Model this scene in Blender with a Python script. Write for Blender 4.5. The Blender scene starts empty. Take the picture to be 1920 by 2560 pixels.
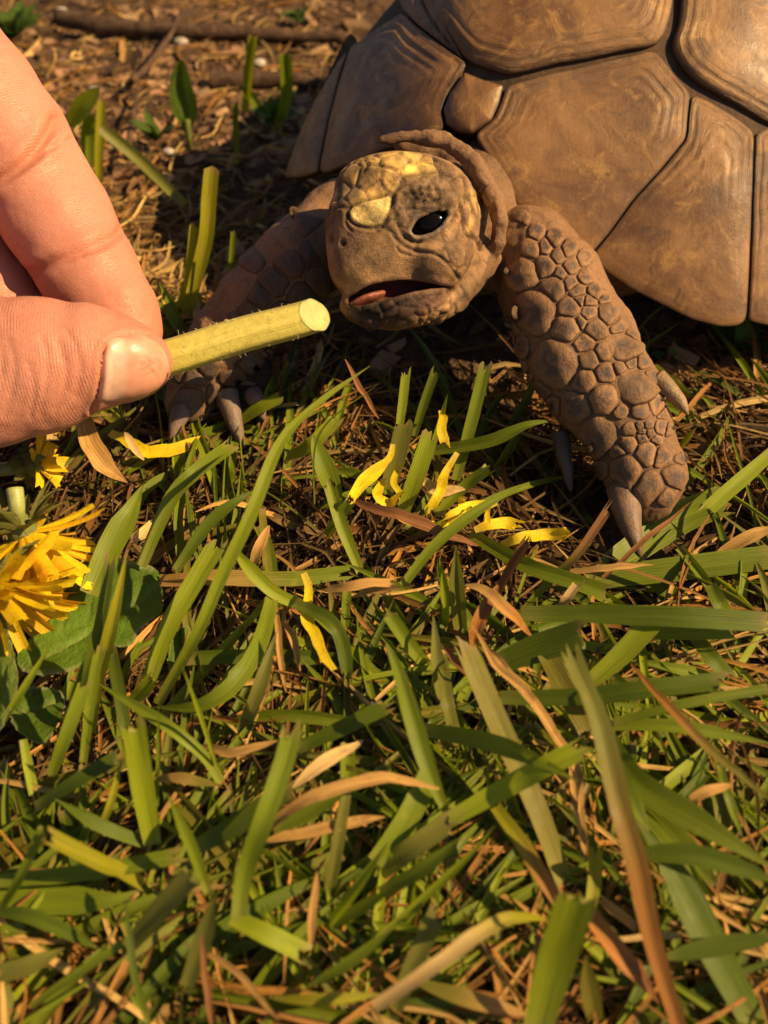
import bpy, math, random
import numpy as np
from mathutils import Vector
from mathutils.bvhtree import BVHTree

# ------------------------------------------------------------------ camera, world, sun, exposure
S = 0.01                                  # everything below is written in centimetres
scn = bpy.context.scene
col_ = scn.collection
DIST, PITCH, VFOV = 21.0, math.radians(45), math.radians(52)
FPX = 1280 / math.tan(VFOV / 2)           # focal length in photograph pixels (1920 x 2560)
FW = np.array([0, math.cos(PITCH), -math.sin(PITCH)])
RT = np.array([1.0, 0, 0])
UP = np.array([0, math.sin(PITCH), math.cos(PITCH)])
CAM = -DIST * FW
cd = bpy.data.cameras.new('camera')
cam = bpy.data.objects.new('camera', cd)
col_.objects.link(cam)
cam.location = CAM * S
cam.rotation_euler = (math.pi / 2 - PITCH, 0, 0)
cd.sensor_fit = 'VERTICAL'
cd.sensor_height = 24
cd.lens = 12 / math.tan(VFOV / 2)
cd.clip_start = 0.01
cd.clip_end = 200
cd.dof.use_dof = True
cd.dof.focus_distance = 0.196
cd.dof.aperture_fstop = 13
scn.camera = cam

SUN = np.array([0.73, -0.16, 0.66]); SUN /= np.linalg.norm(SUN)      # towards the sun
w = bpy.data.worlds.new('World'); scn.world = w; w.use_nodes = True
wn = w.node_tree
sky = wn.nodes.new('ShaderNodeTexSky'); sky.sky_type = 'NISHITA'; sky.sun_disc = False
sky.sun_elevation = math.asin(SUN[2]); sky.sun_rotation = math.atan2(SUN[0], SUN[1])
bg = wn.nodes['Background']; bg.inputs[1].default_value = 0.05
wn.links.new(sky.outputs[0], bg.inputs[0])
sd = bpy.data.lights.new('sun', 'SUN'); sd.energy = 5.0; sd.angle = math.radians(0.5); sd.color = (1.0, 0.72, 0.37)
so = bpy.data.objects.new('sun', sd); col_.objects.link(so); so.location = (0, 0, 3)
so.rotation_euler = Vector(SUN).to_track_quat('Z', 'Y').to_euler()
vs = scn.view_settings
vs.view_transform = 'Standard'; vs.look = 'None'; vs.exposure = 0.75; vs.gamma = 1.0; vs.use_curve_mapping = False
scn.render.engine = 'CYCLES'
scn.cycles.use_denoising = True
scn.cycles.max_bounces = 6
scn.cycles.sample_clamp_indirect = 4.0

# ------------------------------------------------------------------ helpers
rng = np.random.default_rng(7)
A = lambda *a: np.array(a, dtype=float)
def nrm(v): return v / (np.linalg.norm(v, axis=-1, keepdims=True) + 1e-12)
def ray(px, py):
    px = np.asarray(px, float); py = np.asarray(py, float)
    return FW + ((px - 960) / FPX)[..., None] * RT + ((1280 - py) / FPX)[..., None] * UP
def PX(px, py, t): return CAM + np.asarray(t)[..., None] * ray(px, py)        # t = depth along the optical axis
def PZ(px, py, z):                                                            # point of that ray at height z
    r = ray(px, py); return CAM + ((np.asarray(z, float) - CAM[2]) / r[..., 2])[..., None] * r
def proj(P):
    q = P - CAM; t = q @ FW
    return 960 + FPX * (q @ RT) / t, 1280 - FPX * (q @ UP) / t, t
def fbm(P, f=1.0, oct=4, seed=0):                                             # smooth sum-of-sines noise, about -1..1
    r = np.random.default_rng(seed); out = np.zeros(len(P)); a = 1.0; tot = 0
    for o in range(oct):
        for k in range(4):
            d = nrm(r.normal(size=3)); ph = r.uniform(0, 6.28)
            d2 = nrm(r.normal(size=3)); ph2 = r.uniform(0, 6.28)
            out += a * .5 * np.sin(P @ d * f + ph + 1.3 * np.sin(P @ d2 * f * .7 + ph2))
        tot += a; f *= 2.03; a *= .5
    return out / tot
def chaikin(P, n=2, closed=True):
    P = np.asarray(P, float)
    for _ in range(n):
        if closed:
            Q = np.roll(P, -1, 0); P = np.stack([.75 * P + .25 * Q, .25 * P + .75 * Q], 1).reshape(-1, P.shape[1])
        else:
            Q = P[1:]; B = P[:-1]
            P = np.concatenate([P[:1], np.stack([.75 * B + .25 * Q, .25 * B + .75 * Q], 1).reshape(-1, P.shape[1]), P[-1:]])
    return P
def resample(P, n, closed=False):
    P = np.asarray(P, float)
    if closed: P = np.concatenate([P, P[:1]])
    d = np.r_[0, np.cumsum(np.linalg.norm(np.diff(P[:, :min(3, P.shape[1])], axis=0), axis=1))]
    s = np.linspace(0, d[-1], n + 1)[:-1] if closed else np.linspace(0, d[-1], n)
    return np.stack([np.interp(s, d, P[:, k]) for k in range(P.shape[1])], 1)
def spline(P, n):                                                             # smooth open curve through P
    P = np.asarray(P, float)
    if len(P) == 2: return resample(P, n)
    T = np.gradient(P, axis=0); out = []
    for i in range(len(P) - 1):
        u = np.linspace(0, 1, 12, endpoint=False)[:, None]
        out.append((2*u**3-3*u**2+1)*P[i] + (u**3-2*u**2+u)*T[i] + (-2*u**3+3*u**2)*P[i+1] + (u**3-u**2)*T[i+1])
    out.append(P[-1:]); return resample(np.concatenate(out), n)
def seg_dist(x, y, poly, closed):                                             # distance in 2-D to a polyline
    P = np.asarray(poly, float); d = np.full(len(x), 1e9); n = len(P)
    for i in range(n if closed else n - 1):
        a = P[i]; b = P[(i + 1) % n]; ab = b - a; L = ab @ ab + 1e-9
        t = np.clip(((x - a[0]) * ab[0] + (y - a[1]) * ab[1]) / L, 0, 1)
        d = np.minimum(d, (x - a[0] - t * ab[0]) ** 2 + (y - a[1] - t * ab[1]) ** 2)
    return np.sqrt(d)
def inside(x, y, poly):
    P = np.asarray(poly, float); c = np.zeros(len(x), bool); n = len(P)
    for i in range(n):
        a = P[i]; b = P[(i + 1) % n]
        if a[1] == b[1]: continue
        k = ((a[1] > y) != (b[1] > y)) & (x < (b[0] - a[0]) * (y - a[1]) / (b[1] - a[1]) + a[0]); c ^= k
    return c
def poly_sd(x, y, poly):
    d = seg_dist(x, y, poly, True); return np.where(inside(x, y, poly), -d, d)
def sstep(a, b, x): t = np.clip((x - a) / (b - a), 0, 1); return t * t * (3 - 2 * t)

# ---- signed distance shapes and a surface-nets mesher
def smin(a, b, k): h = np.clip(.5 + .5 * (b - a) / k, 0, 1); return b + (a - b) * h - k * h * (1 - h)
def smax(a, b, k): return -smin(-a, -b, k)
def chain(P, pts, rad):
    d = None
    for i in range(len(pts) - 1):
        a, b = pts[i], pts[i + 1]; ab = b - a
        t = np.clip((P - a) @ ab / (ab @ ab), 0, 1)
        q = np.linalg.norm(P - a - t[:, None] * ab, axis=1) - (rad[i] + t * (rad[i + 1] - rad[i]))
        d = q if d is None else smin(d, q, .12 * rad[i])
    return d
def ell(P, c, r, B=None):
    q = P - c
    if B is not None: q = q @ B.T
    r = np.asarray(r); k0 = np.linalg.norm(q / r, axis=1); k1 = np.linalg.norm(q / r ** 2, axis=1) + 1e-9
    return k0 * (k0 - 1) / k1
def sdf_mesh(f, lo, hi, h, B=8):
    lo = np.asarray(lo, float); n = (np.ceil((np.asarray(hi) - lo) / h / B).astype(int)) * B; nb = n // B
    ii = np.stack(np.meshgrid(*[np.arange(k) for k in nb], indexing='ij'), -1).reshape(-1, 3)
    cen = lo + (ii * B + (B - 1) / 2) * h
    d0 = f(cen).astype(np.float32)
    G = np.repeat(np.repeat(np.repeat(d0.reshape(nb), B, 0), B, 1), B, 2)
    act = np.where(np.abs(d0) < B * h * 1.25)[0]
    loc = np.stack(np.meshgrid(*[np.arange(B)] * 3, indexing='ij'), -1).reshape(-1, 3)
    for c in range(0, len(act), 400):
        a = act[c:c + 400]
        idx = (ii[a][:, None, :] * B + loc[None]).reshape(-1, 3)
        G[idx[:, 0], idx[:, 1], idx[:, 2]] = f(lo + idx * h)
    s = G < 0
    m = np.zeros((n - 1), np.uint8)
    for dx in (0, 1):
        for dy in (0, 1):
            for dz in (0, 1):
                m += s[dx:n[0]-1+dx, dy:n[1]-1+dy, dz:n[2]-1+dz]
    cell = np.argwhere((m > 0) & (m < 8)); del m
    ID = np.full(n - 1, -1, np.int32); ID[cell[:, 0], cell[:, 1], cell[:, 2]] = np.arange(len(cell))
    acc = np.zeros((len(cell), 3)); cnt = np.zeros(len(cell))
    cor = [A(x, y, z).astype(int) for x in (0, 1) for y in (0, 1) for z in (0, 1)]
    for i in range(8):
        for j in range(i + 1, 8):
            if np.abs(cor[i] - cor[j]).sum() != 1: continue
            p = cell + cor[i]; q = cell + cor[j]
            a = G[p[:, 0], p[:, 1], p[:, 2]]; b = G[q[:, 0], q[:, 1], q[:, 2]]
            k = (a < 0) != (b < 0); t = a / np.where(a == b, 1, a - b)
            acc[k] += (p + t[:, None] * (cor[j] - cor[i]))[k]; cnt[k] += 1
    V = lo + acc / cnt[:, None] * h
    F = []
    for ax in range(3):
        u, v = (ax + 1) % 3, (ax + 2) % 3
        sl0 = [slice(None)] * 3; sl1 = [slice(None)] * 3; sl0[ax] = slice(0, -1); sl1[ax] = slice(1, None)
        e = np.argwhere(s[tuple(sl0)] != s[tuple(sl1)])
        e = e[(e[:, u] > 0) & (e[:, v] > 0) & (e[:, u] < n[u] - 1) & (e[:, v] < n[v] - 1)]
        q = []
        for du, dv in ((-1, -1), (0, -1), (0, 0), (-1, 0)):
            c = e.copy(); c[:, u] += du; c[:, v] += dv; q.append(ID[c[:, 0], c[:, 1], c[:, 2]])
        q = np.stack(q, 1); fl = s[e[:, 0], e[:, 1], e[:, 2]]
        q[~fl] = q[~fl][:, ::-1]; F.append(q)
    F = np.concatenate(F); F = F[(F >= 0).all(1)]
    for _ in range(2):                                                        # pull onto the exact surface
        d = f(V); g = np.stack([f(V + A(*(np.eye(3)[k] * .01))) - d for k in range(3)], 1) / .01
        V = V - np.clip(d, -h, h)[:, None] * nrm(g) * .8
    return V, F
def vnormals(V, F):
    n = np.cross(V[F[:, 2]] - V[F[:, 0]], V[F[:, -1]] - V[F[:, 1]]); N = np.zeros_like(V)
    for k in range(F.shape[1]):
        for c in range(3): N[:, c] += np.bincount(F[:, k], n[:, c], len(V))
    return nrm(N)

# ---- objects
def tag(o, label=None, cat=None, group=None, kind=None):
    if label: o['label'] = label
    if cat: o['category'] = cat
    if group: o['group'] = group
    if kind: o['kind'] = kind
    return o
def empty(name, loc, label, cat, group=None):
    o = bpy.data.objects.new(name, None); col_.objects.link(o); o.location = np.asarray(loc) * S
    o.empty_display_size = .01; o['_o'] = [float(x) for x in loc]
    return tag(o, label, cat, group)
def mk(name, V, F, mat, parent=None, col=None, attrs=None, uv=None, smooth=True, origin=None):
    V = np.asarray(V, float)
    def base(p): return A(*p['_o']) if p is not None and '_o' in p else A(0, 0, 0)
    o0 = base(parent) if parent is not None else (V.mean(0) * A(1, 1, 0) + A(0, 0, V[:, 2].min()) if origin is None else np.asarray(origin, float))
    me = bpy.data.meshes.new(name)
    F4 = F if isinstance(F, list) else [F]
    loops = np.concatenate([np.asarray(f).ravel() for f in F4]); tot = np.concatenate([np.full(len(f), np.asarray(f).shape[1]) for f in F4])
    me.vertices.add(len(V)); me.vertices.foreach_set('co', ((V - o0) * S).astype(np.float32).ravel())
    me.loops.add(len(loops)); me.loops.foreach_set('vertex_index', loops.astype(np.int32))
    me.polygons.add(len(tot)); me.polygons.foreach_set('loop_start', np.r_[0, np.cumsum(tot)[:-1]].astype(np.int32))
    me.polygons.foreach_set('use_smooth', np.full(len(tot), smooth))
    me.update(calc_edges=True); me.validate()
    if col is not None:
        c = np.ones((len(V), 4), np.float32); c[:, :3] = col
        a = me.color_attributes.new('col', 'FLOAT_COLOR', 'POINT'); a.data.foreach_set('color', c.ravel())
    for k, v in (attrs or {}).items():
        a = me.attributes.new(k, 'FLOAT', 'POINT'); a.data.foreach_set('value', np.asarray(v, np.float32))
    me.materials.append(mat)
    o = bpy.data.objects.new(name, me); col_.objects.link(o)
    o['_o'] = [float(x) for x in o0]
    if parent is not None: o.parent = parent
    else: o.location = o0 * S
    return o
def grid_faces(nu, nv, closed_u=False):                                       # vertices laid out [u][v]
    i = np.arange(nu if closed_u else nu - 1)[:, None]; j = np.arange(nv - 1)[None]
    a = i * nv + j; b = ((i + 1) % nu) * nv + j
    return np.stack([a, b, b + 1, a + 1], -1).reshape(-1, 4)
def frames(C):
    T = nrm(np.gradient(C, axis=0)); ref = A(0, 0, 1) if abs(T[0, 2]) < .9 else A(1, 0, 0); N = []
    n = ref
    for t in T: n = n - t * (n @ t); n = n / np.linalg.norm(n); N.append(n)
    N = np.array(N); return T, N, np.cross(T, N)
def tube(C, R, k=10, cap=True):
    C = np.asarray(C, float); R = np.broadcast_to(R, (len(C),)).astype(float); T, N, B = frames(C)
    if cap:
        C = np.concatenate([C[:1], C, C[-1:]]); R = np.r_[1e-4, R, 1e-4]; N = np.concatenate([N[:1], N, N[-1:]]); B = np.concatenate([B[:1], B, B[-1:]])
    a = np.linspace(0, 2 * np.pi, k, endpoint=False)
    V = C[None] + R[None, :, None] * (np.cos(a)[:, None, None] * N[None] + np.sin(a)[:, None, None] * B[None])
    return V.reshape(-1, 3), grid_faces(k, len(C), True)[:, ::-1]
class Bag:                                                                    # collects many small meshes into one
    def __init__(s): s.V = []; s.F = []; s.C = []; s.U = []; s.Y = []; s.n = 0
    def add(s, V, F, col, u=None, y=None):
        s.V.append(V); s.F.append(np.asarray(F) + s.n); s.C.append(np.broadcast_to(col, (len(V), 3)))
        s.U.append(np.zeros(len(V)) if u is None else u); s.Y.append(np.zeros(len(V)) if y is None else y); s.n += len(V)
    def build(s, name, mat, parent=None, **kw):
        return mk(name, np.concatenate(s.V), np.concatenate(s.F), mat, parent, col=np.concatenate(s.C),
                  attrs={'across': np.concatenate(s.U), 'along': np.concatenate(s.Y)}, **kw)

# ---- materials
class M:
    def __init__(s, name):
        s.m = bpy.data.materials.new(name); s.m.use_nodes = True; s.t = s.m.node_tree; s.p = s.t.nodes['Principled BSDF']
        s.out = s.t.nodes['Material Output']
        tc = s.n('ShaderNodeTexCoord'); mp = s.n('ShaderNodeMapping'); mp.inputs['Scale'].default_value = (100, 100, 100)
        s.l(tc.outputs['Object'], mp.inputs['Vector']); s.co = mp.outputs['Vector']
    def n(s, k): return s.t.nodes.new(k)
    def l(s, a, b): s.t.links.new(a, b)
    def put(s, i, v):
        if isinstance(v, (int, float)): i.default_value = v
        elif isinstance(v, tuple): i.default_value = v if len(v) == 4 or i.type == 'VECTOR' else v + (1,)
        else: s.l(v, i)
    def noise(s, sc, det=5, rough=.55, dist=0, vec=None):
        n = s.n('ShaderNodeTexNoise'); s.put(n.inputs['Vector'], vec or s.co); n.inputs['Scale'].default_value = sc
        n.inputs['Detail'].default_value = det; n.inputs['Roughness'].default_value = rough; n.inputs['Distortion'].default_value = dist
        return n.outputs[0]
    def voro(s, sc, feat='DISTANCE_TO_EDGE', vec=None):
        n = s.n('ShaderNodeTexVoronoi'); n.feature = feat; s.put(n.inputs['Vector'], vec or s.co); n.inputs['Scale'].default_value = sc
        return n.outputs['Distance']
    def attr(s, name, colour=False):
        n = s.n('ShaderNodeAttribute'); n.attribute_name = name; return n.outputs['Color' if colour else 'Fac']
    def math(s, op, a, b=0.0, clamp=False):
        n = s.n('ShaderNodeMath'); n.operation = op; s.put(n.inputs[0], a); s.put(n.inputs[1], b); n.use_clamp = clamp; return n.outputs[0]
    def ramp(s, f, a, b, x=0.0, y=1.0):
        n = s.n('ShaderNodeMapRange'); s.put(n.inputs[0], f); n.inputs[1].default_value = a; n.inputs[2].default_value = b
        n.inputs[3].default_value = x; n.inputs[4].default_value = y; n.interpolation_type = 'SMOOTHSTEP'; return n.outputs[0]
    def mix(s, f, a, b, mode='MIX'):
        n = s.n('ShaderNodeMix'); n.data_type = 'RGBA'; n.blend_type = mode; s.put(n.inputs[0], f); s.put(n.inputs[6], a); s.put(n.inputs[7], b); return n.outputs[2]
    def scalevec(s, v, x, y, z):
        n = s.n('ShaderNodeMapping'); s.l(v, n.inputs['Vector']); n.inputs['Scale'].default_value = (x, y, z); return n.outputs[0]
    def comb(s, x, y, z):
        n = s.n('ShaderNodeCombineXYZ'); s.put(n.inputs[0], x); s.put(n.inputs[1], y); s.put(n.inputs[2], z); return n.outputs[0]
    def bump(s, h, dist_cm, strength=1.0, normal=None):
        n = s.n('ShaderNodeBump'); s.l(h, n.inputs['Height']); n.inputs['Distance'].default_value = dist_cm * S; n.inputs['Strength'].default_value = strength
        if normal is not None: s.l(normal, n.inputs['Normal'])
        return n.outputs[0]
    def set(s, col=None, rough=None, spec=None, normal=None, sss=None, radius=None, sss_scale=None, coat=None):
        I = s.p.inputs
        if col is not None: s.put(I['Base Color'], col)
        if rough is not None: s.put(I['Roughness'], rough)
        if spec is not None: s.put(I['Specular IOR Level'], spec)
        if normal is not None: s.l(normal, I['Normal'])
        if sss is not None:
            s.put(I['Subsurface Weight'], sss); I['Subsurface Radius'].default_value = radius; I['Subsurface Scale'].default_value = sss_scale * S
        if coat is not None: s.put(I['Coat Weight'], coat)
        return s.m
    def translucent(s, col, fac):
        tr = s.n('ShaderNodeBsdfTranslucent'); s.put(tr.inputs['Color'], col); mx = s.n('ShaderNodeMixShader'); s.put(mx.inputs[0], fac)
        s.l(s.p.outputs[0], mx.inputs[1]); s.l(tr.outputs[0], mx.inputs[2]); s.l(mx.outputs[0], s.out.inputs['Surface']); return s.m
# ------------------------------------------------------------------ materials
def m_soil():
    m = M('soil'); a = m.noise(.55, 6, .65); b = m.noise(3.5, 6, .7); c = m.voro(7, 'F1'); d = m.noise(22, 3)
    col = m.mix(m.ramp(a, .35, .68), (.060, .034, .018), (.19, .110, .058))
    col = m.mix(m.ramp(b, .45, .75), col, (.25, .145, .075)); col = m.mix(m.ramp(d, .58, .75, 0, .6), col, (.03, .018, .010))
    h = m.math('ADD', m.math('MULTIPLY', b, 1.0), m.math('MULTIPLY', c, -.5))
    return m.set(col, .95, .15, m.bump(m.math('ADD', h, m.math('MULTIPLY', d, .3)), .35))
def m_blade(name, trans=.36, rough=.46, veins=8.0, spec=.28):
    m = M(name); u = m.attr('across'); y = m.attr('along')
    v = m.math('SINE', m.math('MULTIPLY', u, veins * 6.283))
    st = m.noise(1, 3, .6, vec=m.comb(m.math('MULTIPLY', u, 14), m.math('MULTIPLY', y, .7), 0.0))
    bl = m.noise(2.2, 4, .6)
    c = m.attr('col', True)
    c1 = m.mix(m.ramp(v, -.6, 1, 0, .16), c, m.mix(1.0, c, (1.9, 1.75, 1.5), 'MULTIPLY'))
    c1 = m.mix(m.ramp(st, .42, .7, 0, .55), c1, m.mix(1.0, c, (.42, .5, .5), 'MULTIPLY'))
    c1 = m.mix(m.ramp(bl, .60, .78, 0, .5), c1, m.mix(1.0, c, (1.9, 1.35, .8), 'MULTIPLY'))
    fine = m.noise(28, 2)
    c1 = m.mix(m.ramp(fine, .63, .75, 0, .45), c1, (.14, .085, .035))
    h = m.math('ADD', m.math('MULTIPLY', v, .13), m.math('MULTIPLY', st, .9))
    m.set(c1, m.ramp(bl, .3, .7, rough - .06, rough + .16), spec, m.bump(h, .012, .8))
    return m.translucent(m.mix(1.0, c1, (1.5, 1.6, .7), 'MULTIPLY'), trans)
def m_straw():
    m = M('dry_straw'); u = m.attr('across'); y = m.attr('along'); c = m.attr('col', True)
    st = m.noise(1, 4, .65, vec=m.comb(m.math('MULTIPLY', u, 12), m.math('MULTIPLY', y, .8), 0.0)); bl = m.noise(3, 4)
    c1 = m.mix(m.ramp(st, .38, .68, 0, .75), m.mix(1.0, c, (1.35, 1.3, 1.25), 'MULTIPLY'), m.mix(1.0, c, (.42, .38, .34), 'MULTIPLY'))
    c1 = m.mix(m.ramp(bl, .52, .72, 0, .6), c1, m.mix(1.0, c, (.45, .36, .3), 'MULTIPLY'))
    m.set(c1, .7, .2, m.bump(st, .02)); return m.translucent(c1, .12)
def m_scute():
    m = M('horn_scute'); d = m.attr('edge'); s = m.attr('ringw'); a = m.attr('ang')
    wob = m.noise(.9, 4, .6)
    dd = m.math('ADD', d, m.math('MULTIPLY', wob, .16))
    ring = m.noise(1, 5, .75, vec=m.comb(m.math('MULTIPLY', dd, 11), m.math('MULTIPLY', a, .35), 0.0))
    ring2 = m.math('SINE', m.math('MULTIPLY', dd, 40))
    near = m.math('MULTIPLY', m.ramp(d, .15, .8, 1.0, .0), m.math('ADD', m.math('MULTIPLY', s, .85), .15))
    pat = m.noise(.6, 7, .68, .9); sm = m.noise(1.6, 5, .7, 1.2); fi = m.noise(16, 4, .7); st = m.noise(1, 5, .7, vec=m.scalevec(m.co, 9, 2.2, 3))
    c = m.mix(m.ramp(pat, .36, .66), (.125, .058, .022), (.262, .130, .044))
    c = m.mix(m.ramp(sm, .50, .70, 0, .7), c, (.385, .205, .058))
    c = m.mix(m.ramp(m.noise(1.1, 7, .75, 1.8), .56, .68, 0, .7), c, (.062, .036, .022))
    c = m.mix(m.math('MULTIPLY', near, m.ramp(ring, .48, .68, 0, .5)), c, (.10, .052, .024))
    c = m.mix(m.ramp(fi, .5, .75, 0, .45), c, (.10, .054, .026))
    c = m.mix(m.ramp(st, .56, .8, 0, .25), c, (.29, .17, .085))
    c = m.mix(m.ramp(d, .0, .07, .75, 0), c, (.040, .022, .012))
    h = m.math('ADD', m.math('MULTIPLY', m.math('ADD', m.math('MULTIPLY', ring, .8), m.math('MULTIPLY', ring2, .10)), m.math('MULTIPLY', m.ramp(d, .08, .75, 1.0, .04), m.math('ADD', m.math('MULTIPLY', s, .9), .1))), m.math('ADD', m.math('MULTIPLY', fi, .10), m.math('MULTIPLY', st, .09)))
    r = m.ramp(m.noise(2.4, 5, .7), .3, .7, .38, .60)
    return m.set(c, r, .42, m.bump(h, .075))
def m_skin():
    m = M('tortoise_skin'); c = m.attr('col', True)
    n1 = m.noise(2.2, 6, .65, .5); n2 = m.noise(9, 5, .7, .8); n3 = m.noise(30, 4, .7); v = m.voro(13); v2 = m.voro(5.5)
    c1 = m.mix(m.ramp(n2, .50, .72, 0, .7), c, m.mix(1.0, c, (.40, .36, .36), 'MULTIPLY'))
    c1 = m.mix(m.ramp(n1, .5, .75, 0, .5), c1, m.mix(1.0, c, (1.45, 1.35, 1.1), 'MULTIPLY'))
    c1 = m.mix(m.ramp(n3, .55, .75, 0, .5), c1, m.mix(1.0, c, (1.7, 1.6, 1.5), 'MULTIPLY'))
    h = m.math('ADD', m.math('MULTIPLY', n3, .2), m.math('ADD', m.math('MULTIPLY', n2, .7), m.math('MULTIPLY', m.ramp(v, 0, .09), .12)))
    return m.set(c1, m.ramp(n2, .3, .7, .52, .8), .35, m.bump(h, .042))
def m_scale():
    m = M('leg_scale'); s = m.attr('edge'); c = m.attr('col', True)
    n1 = m.noise(3, 5, .6, .6); n2 = m.noise(13, 5, .7, .5); n3 = m.noise(34, 3, .7); st = m.noise(1, 4, .7, vec=m.scalevec(m.co, 16, 4, 5))
    dk = m.math('MULTIPLY', m.ramp(s, .30, .85, 1, 0), m.ramp(n1, .34, .54))
    c1 = m.mix(m.math('MULTIPLY', dk, .85), c, (.085, .062, .050))
    c1 = m.mix(m.ramp(n2, .5, .72, 0, .7), c1, m.mix(1.0, c, (.5, .44, .4), 'MULTIPLY'))
    c1 = m.mix(m.ramp(st, .55, .75, 0, .45), c1, m.mix(1.0, c, (1.5, 1.5, 1.45), 'MULTIPLY'))
    c1 = m.mix(m.ramp(s, .86, 1.0, 0, .85), c1, (.075, .040, .022))
    h = m.math('ADD', m.math('MULTIPLY', n2, .7), m.math('ADD', m.math('MULTIPLY', n3, .3), m.math('MULTIPLY', st, .35)))
    return m.set(c1, m.ramp(n2, .3, .7, .5, .78), .32, m.bump(h, .04))
def m_hand():
    m = M('hand_skin'); c = m.attr('col', True); u = m.attr('lines')
    n1 = m.noise(1.3, 4, .6); n2 = m.noise(9, 4, .6); n3 = m.noise(40, 2, .6); v = m.voro(26)
    rid = m.math('SINE', m.math('MULTIPLY', m.math('ADD', u, m.math('MULTIPLY', n1, .10)), 125.0))
    c1 = m.mix(m.ramp(n1, .35, .7, 0, .5), c, m.mix(1.0, c, (1.06, .90, .86), 'MULTIPLY'))
    c1 = m.mix(m.ramp(n2, .52, .74, 0, .35), c1, m.mix(1.0, c, (1.08, 1.12, 1.15), 'MULTIPLY'))
    h = m.math('ADD', m.math('MULTIPLY', m.math('MULTIPLY', rid, m.ramp(m.noise(2.5, 3), .42, .62)), .13), m.math('ADD', m.math('MULTIPLY', n2, .55), m.math('ADD', m.math('MULTIPLY', n3, .18), m.math('MULTIPLY', m.ramp(v, 0, .12), .22))))
    return m.set(c1, m.ramp(n2, .3, .7, .40, .56), .42, m.bump(h, .020), sss=.25, radius=(1, .35, .18), sss_scale=.16)
def m_plain(name, c1, c2, sc, rough=.5, spec=.4, bump=.02, trans=0.0, sss=0.0, det=5):
    m = M(name); n = m.noise(sc, det, .65); n2 = m.noise(sc * 5, 4, .7)
    c = m.mix(m.ramp(n, .35, .68), c1, c2); c = m.mix(m.ramp(n2, .5, .75, 0, .4), c, m.mix(1.0, c, (.6, .55, .5), 'MULTIPLY'))
    m.set(c, rough, spec, m.bump(m.math('ADD', n, m.math('MULTIPLY', n2, .5)), bump))
    if sss: m.set(sss=sss, radius=(1, .5, .25), sss_scale=.1)
    if trans: m.translucent(m.mix(1.0, c, (1.3, 1.25, .9), 'MULTIPLY'), trans)
    return m.m
def m_col(name, rough=.5, spec=.4, trans=.25, sc=6, sss=0.0, bump=.02):
    m = M(name); c = m.attr('col', True); n = m.noise(sc, 5, .65); n2 = m.noise(sc * 5, 3)
    st = m.noise(1, 3, .6, vec=m.comb(m.math('MULTIPLY', m.attr('across'), 9), m.math('MULTIPLY', m.attr('along'), .6), 0.0))
    c1 = m.mix(m.ramp(n, .4, .7, 0, .5), c, m.mix(1.0, c, (.68, .62, .5), 'MULTIPLY')); c1 = m.mix(m.ramp(st, .5, .7, 0, .35), c1, m.mix(1.0, c, (1.3, 1.3, 1.3), 'MULTIPLY'))
    m.set(c1, rough, spec, m.bump(m.math('ADD', n, m.math('ADD', m.math('MULTIPLY', n2, .4), st)), bump))
    if sss: m.set(sss=sss, radius=(1, .8, .3), sss_scale=.12)
    if trans: m.translucent(m.mix(1.0, c1, (1.3, 1.3, .8), 'MULTIPLY'), trans)
    return m.m
MAT_SOIL, MAT_BLADE, MAT_STRAW = m_soil(), m_blade('grass_blade'), m_straw()
MAT_SCUTE, MAT_SKIN, MAT_SCALE, MAT_HAND = m_scute(), m_skin(), m_scale(), m_hand()
MAT_LEAF = m_col('broad_leaf', .6, .2, .25, 5, bump=.06)
MAT_PETAL = m_col('yellow_petal', .5, .3, .30, 8)
MAT_STALK = m_col('stalk_flesh', .42, .45, 0, 7, sss=.25, bump=.015)
MAT_NAIL = m_col('nail', .36, .4, 0, 3, sss=.15, bump=.002)
MAT_CLAW = m_col('horn_claw', .5, .4, 0, 5, bump=.03)
MAT_EYE = m_plain('eye', (.003, .002, .002), (.006, .004, .003), 5, .10, .12, 0)
MAT_TONGUE = m_plain('tongue', (.24, .070, .036), (.33, .11, .055), 6, .3, .5, .03, sss=.2)
MAT_TWIG = m_plain('twig_bark', (.055, .030, .018), (.13, .075, .042), 3, .85, .2, .08)
MAT_CHIP = m_col('bark_chip', .85, .2, 0, 4, bump=.06)
MAT_STONE = m_plain('pale_stone', (.38, .32, .26), (.58, .50, .42), 4, .8, .2, .06)
MAT_UNDER = m_plain('shell_inside', (.05, .03, .018), (.10, .055, .03), 1.5, .75, .2, .05)
# ------------------------------------------------------------------ ground
def ground_z(x, y):
    P = np.stack([x, y, 0 * x], 1)
    f = np.exp(-((x / 60) ** 2 + ((y - 12) / 60) ** 2))
    return f * (.22 * fbm(P, .55, 3, 1) + .10 * fbm(P, 2.2, 3, 2) + .05 * fbm(P, 7, 2, 3)) - .12
def axis_pts(lo, hi, fine, far):
    a = np.arange(lo, hi, fine); g = [hi]
    while g[-1] < far: g.append(g[-1] + max(fine, (g[-1] - hi) * .35 + fine))
    l = [lo]
    while l[-1] > -far: l.append(l[-1] - max(fine, (lo - l[-1]) * .35 + fine))
    return np.unique(np.r_[l[1:], a, g])
gx, gy = axis_pts(-24, 26, .16, 4000), axis_pts(-12, 46, .16, 4000)
X, Y = np.meshgrid(gx, gy, indexing='ij')
V = np.stack([X.ravel(), Y.ravel(), ground_z(X.ravel(), Y.ravel())], 1)
tag(mk('ground', V, grid_faces(len(gx), len(gy)), MAT_SOIL, origin=(0, 0, 0)), kind='structure')

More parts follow.
